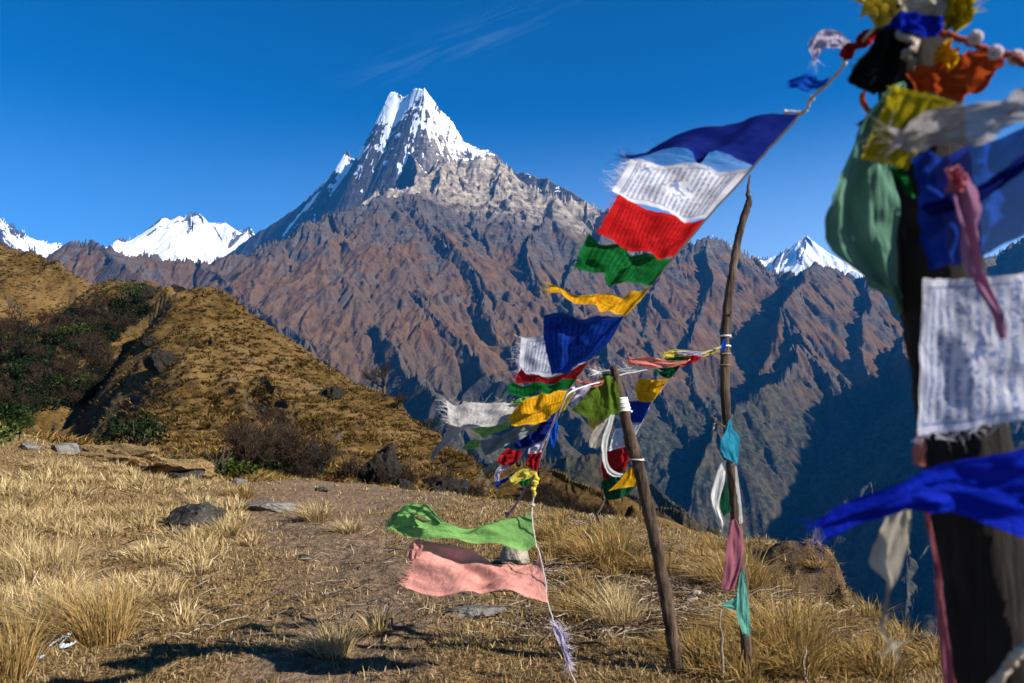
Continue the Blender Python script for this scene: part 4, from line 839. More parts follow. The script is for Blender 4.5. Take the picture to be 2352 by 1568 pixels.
# ------------------------------------------------------------ prayer flags
def cloth_mat(name, col, ink=None, lines=16, emblem=True, trans=.45, sheer=0., stren=.75, margin=.10, dirty=.30):
    g = G(name); uv = g.n('TexCoord', out=2); sx = g.t.nodes.new('ShaderNodeSeparateXYZ'); g.t.links.new(uv, sx.inputs[0]); U, V = sx.outputs[0], sx.outputs[1]
    fade = g.noise(uv, 3.5, 4, .6); c = g.mix(g.ramp(fade, .3, .7), tuple(x*.76 for x in col), tuple(min(1, x*1.10+.006) for x in col)); dirt = g.noise(uv, 1.7, 6, .68); c = g.mix(g.math('MULTIPLY', g.ramp(dirt, .56, .76), dirty), c, tuple(x*.42+.02 for x in col))
    if ink is not None:
        vv = g.math('MULTIPLY', V, lines); row = g.math('FLOOR', vv); f = g.math('FRACT', vv)
        inrow = g.math('MULTIPLY', g.math('GREATER_THAN', f, .22), g.math('LESS_THAN', f, .74))
        cv = g.t.nodes.new('ShaderNodeCombineXYZ'); g.t.links.new(g.math('MULTIPLY', U, 62.0), cv.inputs[0]); g.t.links.new(g.math('ADD', g.math('MULTIPLY', row, 7.31), g.math('MULTIPLY', f, 1.6)), cv.inputs[1])
        gl = g.ramp(g.noise(cv.outputs[0], 1.0, 3, .7), .42, .52)
        du = g.math('ABSOLUTE', g.math('SUBTRACT', U, .5)); dv = g.math('ABSOLUTE', g.math('SUBTRACT', V, .5)); mx = g.math('MAXIMUM', du, dv)
        inside = g.math('LESS_THAN', mx, .5-margin); txt = g.math('MULTIPLY', g.math('MULTIPLY', inrow, gl), inside)
        fr = g.math('MULTIPLY', g.math('GREATER_THAN', mx, .5-margin+.006), g.math('LESS_THAN', mx, .5-margin+.020))
        k = g.math('MAXIMUM', txt, fr)
        if emblem:
            d = g.n('VectorMath', {0: uv, 1: (.5, .47, 0)}, 1, operation='DISTANCE'); circ = g.math('LESS_THAN', d, .15)
            blob = g.ramp(g.noise(uv, 11., 3, .6), .50, .56); k = g.mix(circ, k, blob)
            d2 = g.n('VectorMath', {0: uv, 1: (.26, .80, 0)}, 1, operation='DISTANCE'); c2 = g.math('LESS_THAN', d2, .07); k = g.mix(c2, k, g.ramp(g.noise(uv, 23., 2), .42, .5))
        c = g.mix(g.math('MULTIPLY', k, stren), c, ink)
    wv = g.noise(uv, 240., 2); cr = g.noise(g.scale(uv, (7., 16., 1.)), 1.0, 5, .6, dist=1.2); nb = g.bump(g.math('ADD', g.math('MULTIPLY', wv, .0012), g.math('MULTIPLY', cr, .012)), .8, 1.0)
    d = g.n('BsdfDiffuse', {'Color': c, 'Normal': nb}); t = g.n('BsdfTranslucent', {'Color': c}); s = g.n('MixShader', {0: trans, 1: d, 2: t})
    if sheer:
        e = g.noise(uv, 9., 3); s = g.n('MixShader', {0: sheer, 1: s, 2: g.n('BsdfTransparent', {'Color': (1, 1, 1)})})
    g.t.links.new(s, g.out.inputs[0]); return g.m
C_ = dict(
 navy=cloth_mat('navy_cloth', (.006, .016, .17)), blue=cloth_mat('blue_cloth', (.006, .045, .34), (.003, .01, .10), 14, True), brightblue=cloth_mat('bright_blue_cloth', (.008, .10, .58)),
 white=cloth_mat('white_cloth', (.72, .71, .76), (.03, .10, .28), 22, True, .5, dirty=.15), lilac=cloth_mat('lilac_white_cloth', (.62, .56, .68), (.25, .2, .4), 12, False, .3), plainwhite=cloth_mat('plain_white_cloth', (.74, .73, .70), None, trans=.3),
 grey=cloth_mat('grey_white_cloth', (.46, .435, .42), (.22, .21, .21), 20, True, .35, stren=.6), red=cloth_mat('red_cloth', (.55, .012, .012), (.15, .005, .01), 22, False, .45), darkred=cloth_mat('dark_red_cloth', (.36, .012, .014), (.16, .01, .02), 18, False, .35),
 green=cloth_mat('green_cloth', (.010, .17, .035), (.004, .05, .012), 20, True, .4), dkgreen=cloth_mat('dark_green_cloth', (.006, .07, .03), None, trans=.35), yellow=cloth_mat('yellow_cloth', (.80, .44, .012), (.48, .10, .008), 18, True, .45), lemon=cloth_mat('lemon_cloth', (.72, .60, .10), (.45, .30, .02), 14, False, .4),
 lime=cloth_mat('light_green_cloth', (.21, .42, .12), (.12, .28, .08), 24, True, .38, stren=.35), olive=cloth_mat('olive_cloth', (.10, .16, .018), (.06, .10, .01), 14, False, .4, stren=.6), pink=cloth_mat('pink_cloth', (.66, .30, .25), (.42, .17, .17), 26, True, .35, stren=.30), salmon=cloth_mat('salmon_cloth', (.72, .24, .18)),
 rose=cloth_mat('rose_cloth', (.46, .15, .19)), mint=cloth_mat('mint_cloth', (.20, .56, .42)), teal=cloth_mat('teal_cloth', (.04, .36, .52)), cream=cloth_mat('cream_cloth', (.56, .50, .40)), slate=cloth_mat('slate_cloth', (.16, .20, .22), None, trans=.3), black=cloth_mat('black_cloth', (.006, .007, .006), None, trans=.05),
 smear=cloth_mat('smear_cloth', (.22, .40, .72), None, sheer=.55),  # see-through cloth standing in for motion smear under the navy flag
 rust=cloth_mat('rust_cloth', (.42, .065, .012), None, trans=.4), orange=cloth_mat('orange_cloth', (.75, .22, .01)), paleg=cloth_mat('pale_green_silk', (.15, .32, .22), None, trans=.45), mauve=cloth_mat('mauve_cloth', (.42, .20, .34), None, trans=.35),
 sheerblue=cloth_mat('sheer_blue_cloth', (.006, .035, .28), None, sheer=.10), sheergrey=cloth_mat('sheer_grey_cloth', (.36, .33, .33), None, sheer=.10), oldyellow=cloth_mat('mustard_cloth', (.52, .40, .012), (.12, .10, .008), 22, True, .35, stren=.8), royal=cloth_mat('royal_blue_cloth', (.004, .018, .40), None, trans=.4), nearwhite=cloth_mat('near_white_cloth', (.74, .73, .82), (.10, .17, .42), 13, True, .5, margin=.07, stren=.8, dirty=.12))
FSEED = [100]
def sheet(rows, Y, nu=26, nv=36, amp=.012, folds=2.0, yv=0., fray=.004, pin=True, twist=0.):
    "control rows (from one end of the cord to the other; each row runs from the cord outwards) -> fine cloth grid"
    FSEED[0] += 7; s = FSEED[0]; R = len(rows); m = max(len(r) for r in rows)
    Yr = np.linspace(Y[0], Y[1], R) if isinstance(Y, tuple) else np.full(R, float(Y)); grid = []
    for i, r in enumerate(rows):
        rr = np.array([(p[0], p[1], p[2] if len(p) > 2 else 0.) for p in r], float)
        if len(rr) < m: rr = spline(rr, m)
        grid.append([P(a, b, Yr[i]+c+yv*j/(m-1)) for j, (a, b, c) in enumerate(rr)])
    g = np.array(grid); g = spline(g, nu); g = np.swapaxes(spline(np.swapaxes(g, 0, 1), nv), 0, 1)
    U, V = np.meshgrid(np.linspace(0, 1, nu), np.linspace(0, 1, nv), indexing='ij')
    du = np.gradient(g, axis=0); dv = np.gradient(g, axis=1); n = np.cross(du, dv); n /= np.linalg.norm(n, axis=-1, keepdims=True)+1e-9
    w = amp*(np.sin(6.283*(folds*V+.8*fbm(U*1.6+s, V*1.2, 2, s))+s)*.75+.7*fbm(U*3+s, V*3.0, 3, s+1)+.35*fbm(U*8+s, V*11, 3, s+2))
    if pin: w = w*(.15+.85*sstep(0, .35, V))
    g = g+n*w[..., None]
    e = fray*fbm(U*14+s, V*14, 3, s+5); edge = np.maximum(sstep(.9, 1, V), np.maximum(sstep(.93, 1, U), sstep(.07, 0, U))); tv = dv/(np.linalg.norm(dv, axis=-1, keepdims=True)+1e-9); tu = du/(np.linalg.norm(du, axis=-1, keepdims=True)+1e-9)
    return g+(tv*(e*sstep(.9, 1, V))[..., None]+tu*(e*(sstep(.93, 1, U)+sstep(.07, 0, U)))[..., None]), np.stack([U, V], -1)
def threads(mb, e, d, n, L, w, seed):
    r = np.random.default_rng(seed); i = r.integers(0, len(e), n); p = e[i]; L = L*r.uniform(.2, 1, n)[:, None]; dd = d[i]+r.normal(0, .45, (n, 3)); dd /= np.linalg.norm(dd, axis=1, keepdims=True); a = p+dd*L*.5+r.normal(0, .1, (n, 3))*L; b = a+dd*L*.5+r.normal(0, .3, (n, 3))*L; s = np.array([0, .3, 1.])*w
    V = np.stack([p-s, p+s, a-s, a+s, b-s*.5, b+s*.5], 1).reshape(-1, 3); k = np.arange(n)[:, None]*6; mb.add(V, np.vstack([k+np.array([[0, 1, 3, 2]]), k+np.array([[2, 3, 5, 4]])]))
def flag(label, m, rows, Y, group=None, fringe=0, flen=.03, name='prayer_flag', cat='prayer flag', extra=None, edges='v', **k):
    g, uv = sheet(rows, Y, **k); nu, nv = g.shape[:2]; o0 = g[0, 0].copy(); M = C_[m]
    o = mesh_obj(name, (g-o0).reshape(-1, 3), grid_faces(nu, nv), M, uv=uv.reshape(-1, 2)); o.location = o0; tag(o, label, cat, group)
    if fringe > 12:
        mb = MB(); th = .00045*max(1., g[0, 0, 1]/2.2)
        hem = []
        if 'v' in edges: hem.append(g[:, -1])
        if 'u' in edges: hem.append(g[-1])
        if '0' in edges: hem.append(g[0])
        for e_ in hem:
            q_ = e_-o0; b_ = np.array([0, -.0006, .0008]); k_ = np.arange(len(q_)-1)[:, None]*2; mb.add(np.stack([q_-b_, q_+b_], 1).reshape(-1, 3), k_+np.array([[0, 1, 3, 2]]))
        if 'v' in edges: d = g[:, -1]-g[:, -3]; threads(mb, g[:, -1]-o0, d/(np.linalg.norm(d, axis=1, keepdims=True)+1e-9), fringe, flen, th, nu)
        if 'u' in edges: d = g[-1]-g[-3]; threads(mb, g[-1]-o0, d/(np.linalg.norm(d, axis=1, keepdims=True)+1e-9), fringe, flen, th, nv)
        if '0' in edges: d = g[0]-g[2]; threads(mb, g[0]-o0, d/(np.linalg.norm(d, axis=1, keepdims=True)+1e-9), fringe, flen, th, nv)
        mb.build('fringe', M, o)
    for ex in (extra or []):
        g2, uv2 = sheet(*ex[:2], **(ex[2] if len(ex) > 2 else {})); mesh_obj('blur_smear' if len(ex) > 3 else 'folded_corner', (g2-o0).reshape(-1, 3), grid_faces(*g2.shape[:2]), C_[ex[3]] if len(ex) > 3 else M, o, uv=uv2.reshape(-1, 2))
    return o
M_cord = G('cotton_cord'); M_cord = M_cord.surf((.46, .44, .42), .9)
M_rope = mat_bark('rough_rope', (.16, .12, .09), (.48, .40, .32), 60)
def cord(label, pts, r, m=None, knots=(), n=60, cat='cord', name='cord', group=None):
    w = np.array([P(*p) for p in pts]); o0 = w[0].copy(); q = spline(w, n)-o0; rg = np.random.default_rng(len(pts)); q[1:-1] += rg.normal(0, r*.25, q[1:-1].shape); mb = MB(); tube(mb, q, r, 6); o = mb.build(name, m or M_cord); o.location = o0; tag(o, label, cat, group)
    for (px, py, Y, s) in knots:
        mb = MB(); c = P(px, py, Y)-o0
        for k in range(3): 
            a = rg.normal(0, 1, 3); a /= np.linalg.norm(a); b = np.cross(a, rg.normal(0, 1, 3)); b /= np.linalg.norm(b); t = np.linspace(0, 5.5, 10)[:, None]; tube(mb, c+s*.55*(np.cos(t)*a+np.sin(t)*b)*(.7+.3*k/2), s*.42, 6)
        mb.build('knot', m or M_cord, o)
    return o

GA = 'flags along the long cord from the near post'
flag('big navy flag at the top of the long cord, torn lower edge', 'navy', [[(1836,262),(1740,268),(1640,288),(1506,332),(1448,363)],[(1785,318),(1705,314),(1620,322),(1535,328),(1452,361)],[(1730,380),(1645,349),(1606,366),(1553,333),(1462,356)]], (1.7,1.95), GA, 50, .05, amp=.010, yv=.12, nu=32, nv=44, edges='vu', extra=[([[(1733,379),(1645,350),(1606,365),(1553,334),(1490,342)],[(1730,384),(1648,372),(1590,372),(1530,354),(1470,356)],[(1728,390),(1650,393),(1576,382),(1510,376),(1452,369)]], (1.95,1.98), dict(amp=.004, yv=.12), 'smear')])  # the sheer extra is added for the flag's motion smear, not a sewn part
flag('large white flag printed with blue script, below the navy one', 'white', [[(1726,386),(1650,390),(1576,378),(1510,373),(1447,371)],[(1676,442),(1612,446),(1548,432),(1482,418),(1428,403)],[(1624,499),(1577,505),(1522,489),(1460,462),(1406,436)]], (1.96,2.2), GA, 110, .05, amp=.012, yv=.15, nu=32, nv=44)
flag('large bright red flag with dark print between white and green', 'red', [[(1622,502),(1575,506),(1520,491),(1466,465),(1418,448)],[(1588,545),(1545,548),(1495,536),(1445,518),(1393,495)],[(1551,588),(1521,592),(1478,581),(1430,566),(1368,538)]], (2.21,2.44), GA, 60, .03, amp=.012, yv=.15, nu=30, nv=40)
flag('emerald green flag under the bright red one', 'green', [[(1549,590),(1520,594),(1474,584),(1418,566),(1351,537)],[(1525,622),(1490,622),(1445,615),(1395,602),(1336,572)],[(1498,652),(1460,656),(1418,652),(1384,638),(1324,605)]], (2.45,2.63), GA, 40, .03, amp=.022, folds=2.4, yv=.12)
flag('narrow edge-on yellow flag streaming to a point under the emerald one', 'yellow', [[(1495,657),(1445,675),(1384,678),(1324,672),(1262,658)],[(1470,690),(1420,695),(1375,692),(1322,681),(1264,661)],[(1440,722),(1402,719),(1366,706),(1318,690),(1270,667)]], (2.65,2.88), GA, 50, .05, amp=.012, folds=3, yv=.1)
flag('deep blue flag hanging over the white one, midway down the cord', 'blue', [[(1432,726),(1370,729),(1310,725),(1249,721)],[(1402,780),(1352,788),(1300,788),(1250,778)],[(1358,823),(1330,842),(1300,855),(1268,862)]], (2.9,3.15), GA, 30, .03, amp=.014, yv=.0)
flag('white flag with blue lines partly hidden behind the deep blue flag', 'white', [[(1402,776),(1330,775),(1260,773),(1198,773)],[(1380,800),(1320,815),(1250,815),(1194,815)],[(1357,825),(1300,850),(1240,864),(1191,854)]], (3.05,3.25), GA, 80, .05, amp=.010, yv=.15)
flag('dark red flag seen nearly edge-on below the half hidden white one', 'darkred', [[(1356,828),(1300,854),(1240,866),(1197,846)],[(1338,850),(1292,864),(1240,874),(1188,862)],[(1320,869),(1285,874),(1240,880),(1187,876)]], (3.25,3.35), GA, 30, .05, amp=.012, yv=.1)
flag('thin dark green flag seen edge-on above the orange-printed yellow one', 'green', [[(1326,866),(1280,876),(1234,881),(1174,881)],[(1316,880),(1275,888),(1236,892),(1168,896)],[(1305,894),(1270,898),(1237,905),(1170,908)]], (3.36,3.46), GA, 20, .03, amp=.012, yv=.1)
flag('yellow flag with orange print and a clear frame, left of the leaning pole', 'yellow', [[(1306,897),(1258,898),(1212,916),(1167,953)],[(1297,918),(1257,930),(1215,948),(1172,966)],[(1286,938),(1256,962),(1222,977),(1181,974)]], (3.62,3.5), GA, 30, .02, amp=.010, yv=.0)
GB = 'small ragged flags bunched at the cord crossing'
flag('long greyish white flag streaming farthest out, with a tattered tail', 'grey', [[(1222,930),(1169,928),(1104,924),(1053,929),(1026,917)],[(1205,950),(1155,950),(1095,952),(1055,957),(1029,945)],[(1180,968),(1140,974),(1087,981),(1060,985),(1034,973)]], (3.74,3.64), GB, 60, .045, amp=.012, nu=28, nv=48, edges='v0', extra=[([[(1068,983),(1032,970)],[(1046,1003),(1022,998)],[(1012,1034),(1000,1030)],[(990,1058),(986,1056)]], 3.69, dict(amp=.008, fray=.02))])
flag('pale green sliver showing above the long greyish flag', 'lime', [[(1216,910),(1195,914),(1173,925)],[(1210,922),(1192,927),(1178,929)]], 3.72, GB, amp=.006)
flag('grass green flag folded under the long greyish one', 'lime', [[(1174,969),(1130,976),(1082,984)],[(1168,984),(1135,994),(1112,1006)]], 3.68, GB, 20, .02, amp=.012)
flag('slate grey and brown rag pulled out low toward the hill', 'slate', [[(1242,967),(1190,980),(1150,1000),(1104,1012)],[(1238,978),(1192,995),(1152,1012),(1108,1030)],[(1233,988),(1196,1008),(1155,1026),(1115,1047)]], 3.66, GB, 30, .03, amp=.016, folds=3)
flag('small light green scrap at the end of the slate rag', 'lime', [[(1103,1012),(1085,1009),(1064,1025)],[(1100,1028),(1085,1031),(1067,1033)]], 3.64, GB, 30, .02, amp=.01)
flag('navy rag bunched beside the cord crossing', 'navy', [[(1277,955),(1246,968),(1206,1004),(1180,1020)],[(1270,980),(1245,992),(1212,1014),(1183,1025)],[(1262,1000),(1245,1012),(1215,1024),(1186,1031)]], 3.68, GB, amp=.018, folds=3)
flag('bright blue tab hanging straight down from the cord crossing', 'brightblue', [[(1281,966),(1273,968),(1264,984)],[(1282,985),(1272,1000),(1262,1002)],[(1279,1006),(1270,1029),(1260,1014)]], 3.62, GB, amp=.010)
flag('pale blue white twist running along the cord crossing', 'lilac', [[(1290,925),(1278,945)],[(1278,955),(1266,975)],[(1268,985),(1252,1005)],[(1256,1010),(1240,1025)]], 3.61, GB, amp=.012)
flag('bottle green scrap below the navy rag', 'dkgreen', [[(1226,1013),(1200,1010),(1180,1020)],[(1220,1023),(1200,1029),(1181,1028)]], 3.72, GB, amp=.008)
flag('lilac white flag above the red ones near the yellow knot', 'lilac', [[(1252,1010),(1236,1020),(1215,1030)],[(1244,1037),(1232,1040),(1212,1042)]], 3.85, GB, amp=.010)
flag('crimson flag beside the white loop, away from the cord', 'darkred', [[(1198,1032),(1180,1034),(1166,1028)],[(1196,1050),(1172,1052),(1150,1046)],[(1180,1066),(1166,1072),(1142,1061)]], 3.92, GB, 15, .02, amp=.010)
flag('crimson flag against the cord above the yellow knot', 'darkred', [[(1245,1037),(1232,1040),(1216,1039)],[(1240,1060),(1226,1060),(1212,1054)],[(1233,1083),(1220,1076),(1206,1068)]], 3.9, GB, amp=.010)
flag('white strip curling in a loop under the crimson flag', 'lilac', [[(1172,1068),(1168,1078)],[(1150,1070),(1155,1080)],[(1138,1082),(1149,1088)],[(1135,1104),(1146,1104)]], 3.92, GB, amp=.006)
flag('blue rag crumpled under the white loop', 'blue', [[(1186,1082),(1160,1098),(1133,1110)],[(1180,1098),(1158,1108),(1142,1120)]], 3.93, GB, amp=.014)
flag('small lemon yellow flag with print just above the yellow knot', 'lemon', [[(1232,1084),(1203,1076),(1169,1097)],[(1222,1094),(1200,1092),(1174,1106)],[(1212,1100),(1196,1104),(1181,1113)]], 3.88, GB, 12, .02, amp=.008)
flag('green scrap beneath the small lemon flag', 'green', [[(1222,1094),(1205,1102),(1190,1106)],[(1218,1104),(1210,1114),(1200,1119)]], 3.92, GB, amp=.006)
cord('long pale cord carrying the big flags down to the ground', [(1838,262,1.7),(1729,384,1.95),(1624,500,2.2),(1550,589,2.44),(1496,654,2.64),(1436,724,2.9),(1357,826,3.22),(1306,896,3.48),(1280,960,3.66),(1246,1040,3.88),(1232,1085,3.95),(1227,1130,4.0),(1222,1182,4.0),(1231,1252,3.97),(1237,1264,3.96),(1252,1330,3.95),(1258,1384,3.94),(1280,1450,3.93),(1302,1520,3.93),(1325,1575,3.97),(1345,1610,4.05)], .0032, None, [(1224,1160,4.0,.010)], 160)
cord('frayed yellow knot tied on the long cord above the light green flag', [(1228,1085,3.95),(1232,1100,3.94),(1228,1115,3.94),(1226,1140,3.95)], .009, C_['lemon'], [(1228,1108,3.93,.022),(1232,1100,3.93,.018),(1225,1122,3.93,.016)], 20, 'knot', 'yellow_knot')
cord('thin purple and red braid slanting down from the yellow knot', [(1228,1092,3.95),(1215,1100,3.95),(1200,1135,3.97),(1180,1165,4.0),(1164,1188,4.05)], .006, C_['mauve'], (), 30)
flag('light green kata scarf streaming low over the grass', 'lime', [[(1222,1181),(1170,1194),(1100,1206),(1040,1205),(985,1197),(935,1174),(902,1188)],[(1227,1216),(1182,1226),(1112,1222),(1048,1222),(982,1213),(925,1196),(896,1203)],[(1231,1251),(1195,1266),(1114,1242),(1058,1244),(988,1234),(930,1226),(907,1219)]], (4.05,3.95), 'low scarves on the long cord', 160, .035, amp=.024, folds=2.5, nu=28, nv=60, edges='0v', extra=[([[(903,1196),(932,1157),(965,1158),(985,1162),(1018,1198)],[(915,1206),(938,1186),(960,1182),(982,1192),(1008,1203)]], 4.04, dict(amp=.010))])
flag('pink kata scarf below the light green one, lowest on the cord', 'pink', [[(1237,1264),(1224,1291),(1168,1302),(1128,1286),(1058,1261),(968,1237)],[(1250,1320),(1222,1330),(1160,1330),(1100,1315),(1030,1308),(950,1292)],[(1258,1383),(1200,1367),(1130,1354),(1072,1361),(1002,1370),(932,1345)]], (4.06,3.90), 'low scarves on the long cord', 120, .05, amp=.030, folds=1.6, nu=34, nv=60, extra=[([[(975,1240),(955,1238),(940,1252)],[(970,1262),(950,1258),(936,1272)],[(960,1285),(948,1284),(938,1296)]], 3.98, dict(amp=.008))])
flag('pale blue rag knotted near the lower end of the long cord', 'lilac', [[(1268,1438),(1290,1440)],[(1276,1462),(1298,1466)],[(1290,1490),(1304,1494)],[(1298,1516),(1312,1530)]], 3.92, None, 60, .05, 'rag', 'rag', edges='vu0', amp=0.0046, folds=.7)

GC = 'flags on the cord between the two poles'
flag('blue rag knotted on the tall pole at the end of the upper cord', 'brightblue', [[(1668,778),(1660,780)],[(1668,792),(1657,795)],[(1664,806),(1655,806)]], 3.95, None, 0, name='rag', cat='rag', amp=0.0030, folds=.7)
flag('lemon yellow flag bunched nearest the tall pole', 'lemon', [[(1656,793),(1610,807),(1560,802),(1529,808)],[(1652,806),(1612,819),(1560,818),(1526,825)]], 3.98, GC, 25, .03, amp=.012, folds=3)
flag('pale blue white strip lying over the lemon flag', 'lilac', [[(1616,808),(1585,806),(1552,806)],[(1612,817),(1585,816),(1556,814)]], 3.95, GC, amp=.006)
flag('green scrap beneath the lemon flag', 'green', [[(1578,818),(1552,815),(1528,822)],[(1572,829),(1550,828),(1530,828)]], 3.99, GC, amp=.008)
flag('scarlet flag pinched between the lemon and the salmon ones', 'red', [[(1612,819),(1590,816),(1576,822)],[(1600,830),(1582,836),(1562,843)]], 3.95, GC, 10, .02, amp=.010)
flag('salmon pink flag streaming level with an upturned corner', 'salmon', [[(1584,827),(1536,828),(1491,819),(1450,822),(1443,803)],[(1576,833),(1536,838),(1491,834),(1450,830),(1442,828)],[(1566,838),(1530,844),(1491,842),(1450,838),(1440,837)]], 3.92, GC, 30, .03, amp=.012)
flag('thin white flag edge-on under the salmon one', 'plainwhite', [[(1526,839),(1476,841),(1430,846),(1368,852)],[(1505,847),(1473,850),(1430,857),(1380,858)]], 3.93, GC, 60, .05, amp=.010, edges='v0')
flag('dark green triangular flag under the salmon one', 'dkgreen', [[(1564,838),(1535,840),(1500,848)],[(1553,854),(1535,858),(1510,856)],[(1541,868),(1530,868),(1518,863)]], 3.97, GC, amp=.008)
flag('olive green flag draped over the splintered top of the leaning pole', 'olive', [[(1416,878),(1402,863),(1382,867),(1358,890)],[(1424,912),(1400,914),(1375,916),(1335,920)],[(1425,947),(1400,957),(1370,968),(1312,942)]], 3.86, GC, 12, .01, amp=.012)
flag('peach strip tied beside the splintered pole top', 'salmon', [[(1388,872),(1355,877),(1320,870)],[(1384,884),(1360,889),(1328,880)]], 3.84, GC, amp=.010)
flag('white and pale blue rag left of the olive flag', 'lilac', [[(1360,884),(1335,889),(1308,887)],[(1342,905),(1318,918),(1296,936)]], 3.75, GC, 20, .03, amp=.012)
flag('lemon scrap tied on the cord left of the pale blue rag', 'lemon', [[(1322,898),(1310,905)],[(1310,918),(1298,922)],[(1298,940),(1284,950)]], 3.68, GC, amp=.010)
flag('lemon tab peeping out below the olive flag', 'lemon', [[(1380,963),(1365,966),(1350,962)],[(1375,972),(1365,986),(1352,976)]], 3.9, GC, amp=.006)
cord('upper cord running from the tall pole over the leaning pole', [(1664,794,3.98),(1610,814,3.97),(1570,832,3.95),(1500,846,3.93),(1420,862,3.9),(1385,876,3.86),(1340,888,3.75),(1305,905,3.6),(1285,945,3.66)], .0035)
GD = 'flags on the cord hanging behind the leaning pole'
flag('yellow flag topmost on the cord behind the leaning pole', 'yellow', [[(1538,870),(1502,872),(1467,868)],[(1518,897),(1488,898),(1460,890)],[(1499,922),(1482,923),(1464,920)]], 4.2, GD, 15, .02, amp=.012)
flag('royal blue flag right of the white tape on the leaning pole', 'blue', [[(1497,922),(1470,920),(1444,922)],[(1487,946),(1465,946),(1435,945)],[(1474,971),(1458,970),(1425,967)]], 4.22, GD, amp=.012)
flag('white printed flag crossing behind the leaning pole', 'white', [[(1472,974),(1440,980),(1413,985)],[(1460,1000),(1430,1005),(1404,1012)],[(1445,1025),(1425,1028),(1398,1036)]], 4.25, GD, amp=.008)
flag('deep red flag beneath the white printed one, left of the leaning pole', 'darkred', [[(1444,1023),(1420,1030),(1396,1036)],[(1447,1050),(1418,1060),(1381,1062)],[(1435,1080),(1412,1092),(1387,1102)]], 4.28, GD, 15, .02, amp=.014)
flag('dark green flag lowest on the cord behind the leaning pole', 'dkgreen', [[(1434,1080),(1410,1090),(1381,1106)],[(1462,1108),(1425,1120),(1385,1126)],[(1442,1136),(1415,1147),(1391,1148)]], 4.3, GD, 10, .02, amp=.010)
flag('yellow triangular flag pinned against the leaning pole over the dark green one', 'yellow', [[(1458,1066),(1450,1072),(1440,1080)],[(1464,1096),(1440,1100),(1420,1106)],[(1466,1116),(1430,1120),(1397,1127)]], 4.15, GD, 12, .02, amp=.006)
cord('cord carrying flags downward behind the leaning pole', [(1562,840,4.0),(1538,870,4.18),(1498,922,4.21),(1473,972,4.24),(1446,1024,4.27),(1455,1080,4.29),(1464,1115,4.3),(1450,1130,4.32)], .003)
GS = 'cloth tied to the leaning pole'
flag('long white ribbon curving in a hook from the leaning pole', 'plainwhite', [[(1412,952),(1402,952)],[(1404,985),(1392,982)],[(1396,1015),(1383,1012)],[(1394,1045),(1383,1047)],[(1400,1070),(1390,1077)],[(1416,1084),(1404,1092)],[(1432,1088),(1424,1096)]], 3.84, GS, 0, name='ribbon', cat='ribbon', amp=0.0023, nu=40, nv=10, folds=.7)
flag('cream ribbon hanging behind the hooked white one', 'cream', [[(1402,955),(1390,955)],[(1384,985),(1368,980)],[(1372,1010),(1356,1004)],[(1368,1030),(1352,1026)]], 3.9, GS, 12, .03, 'ribbon', 'ribbon', amp=0.0046, nu=30, nv=10, edges='u', folds=.7)

GR = 'rags tied to the tall pole'
flag('turquoise rag tied in a knot midway down the tall pole', 'teal', [[(1680,960),(1676,962),(1672,966)],[(1684,984),(1676,984),(1666,988)],[(1699,1004),(1680,1004),(1656,1010)],[(1698,1032),(1682,1036),(1655,1030)],[(1694,1064),(1684,1060),(1664,1050)]], 3.93, GR, 25, .02, 'rag', 'rag', amp=0.0038, edges='u', pin=False, folds=.7)
flag('long white rag hanging beside the tall pole', 'plainwhite', [[(1669,1057),(1660,1060),(1652,1068)],[(1664,1105),(1650,1108),(1638,1112)],[(1652,1155),(1644,1156),(1633,1150)],[(1664,1196),(1655,1196),(1645,1195)],[(1662,1216),(1658,1217),(1655,1214)]], 3.95, GR, 20, .03, 'rag', 'rag', amp=0.0046, edges='u', pin=False, folds=.7)
flag('dark green rag between the white rag and the tall pole', 'dkgreen', [[(1669,1108),(1660,1112)],[(1675,1150),(1652,1165)],[(1680,1172),(1646,1198)]], 3.97, GR, 0, name='rag', cat='rag', amp=0.0023, folds=.7)
flag('thin white strip stuck down the sunny side of the tall pole', 'plainwhite', [[(1692,1070),(1688,1070)],[(1697,1110),(1690,1112)],[(1703,1160),(1696,1162)],[(1706,1200),(1698,1204)]], 3.965, GR, 0, name='rag', cat='rag', amp=0.0011, folds=.7)
flag('rose pink rag wrapped round the tall pole', 'rose', [[(1690,1192),(1682,1194),(1676,1200)],[(1706,1230),(1688,1236),(1670,1245)],[(1707,1270),(1688,1280),(1664,1292)],[(1696,1320),(1682,1328),(1661,1325)],[(1688,1350),(1674,1354),(1657,1352)]], 3.93, GR, 20, .02, 'rag', 'rag', amp=0.0046, edges='u', pin=False, folds=1.6)
flag('mint green rag lowest on the tall pole with a side tail', 'mint', [[(1708,1308),(1703,1311),(1699,1316)],[(1715,1355),(1704,1358),(1694,1364)],[(1721,1405),(1706,1410),(1692,1414)],[(1724,1456),(1714,1455),(1704,1452)]], 3.94, GR, 20, .02, 'rag', 'rag', amp=0.0038, edges='u', pin=False, extra=[([[(1699,1362),(1695,1404)],[(1680,1376),(1682,1400)],[(1656,1386),(1657,1392)]], 3.95, dict(amp=0.0030))], folds=.7)

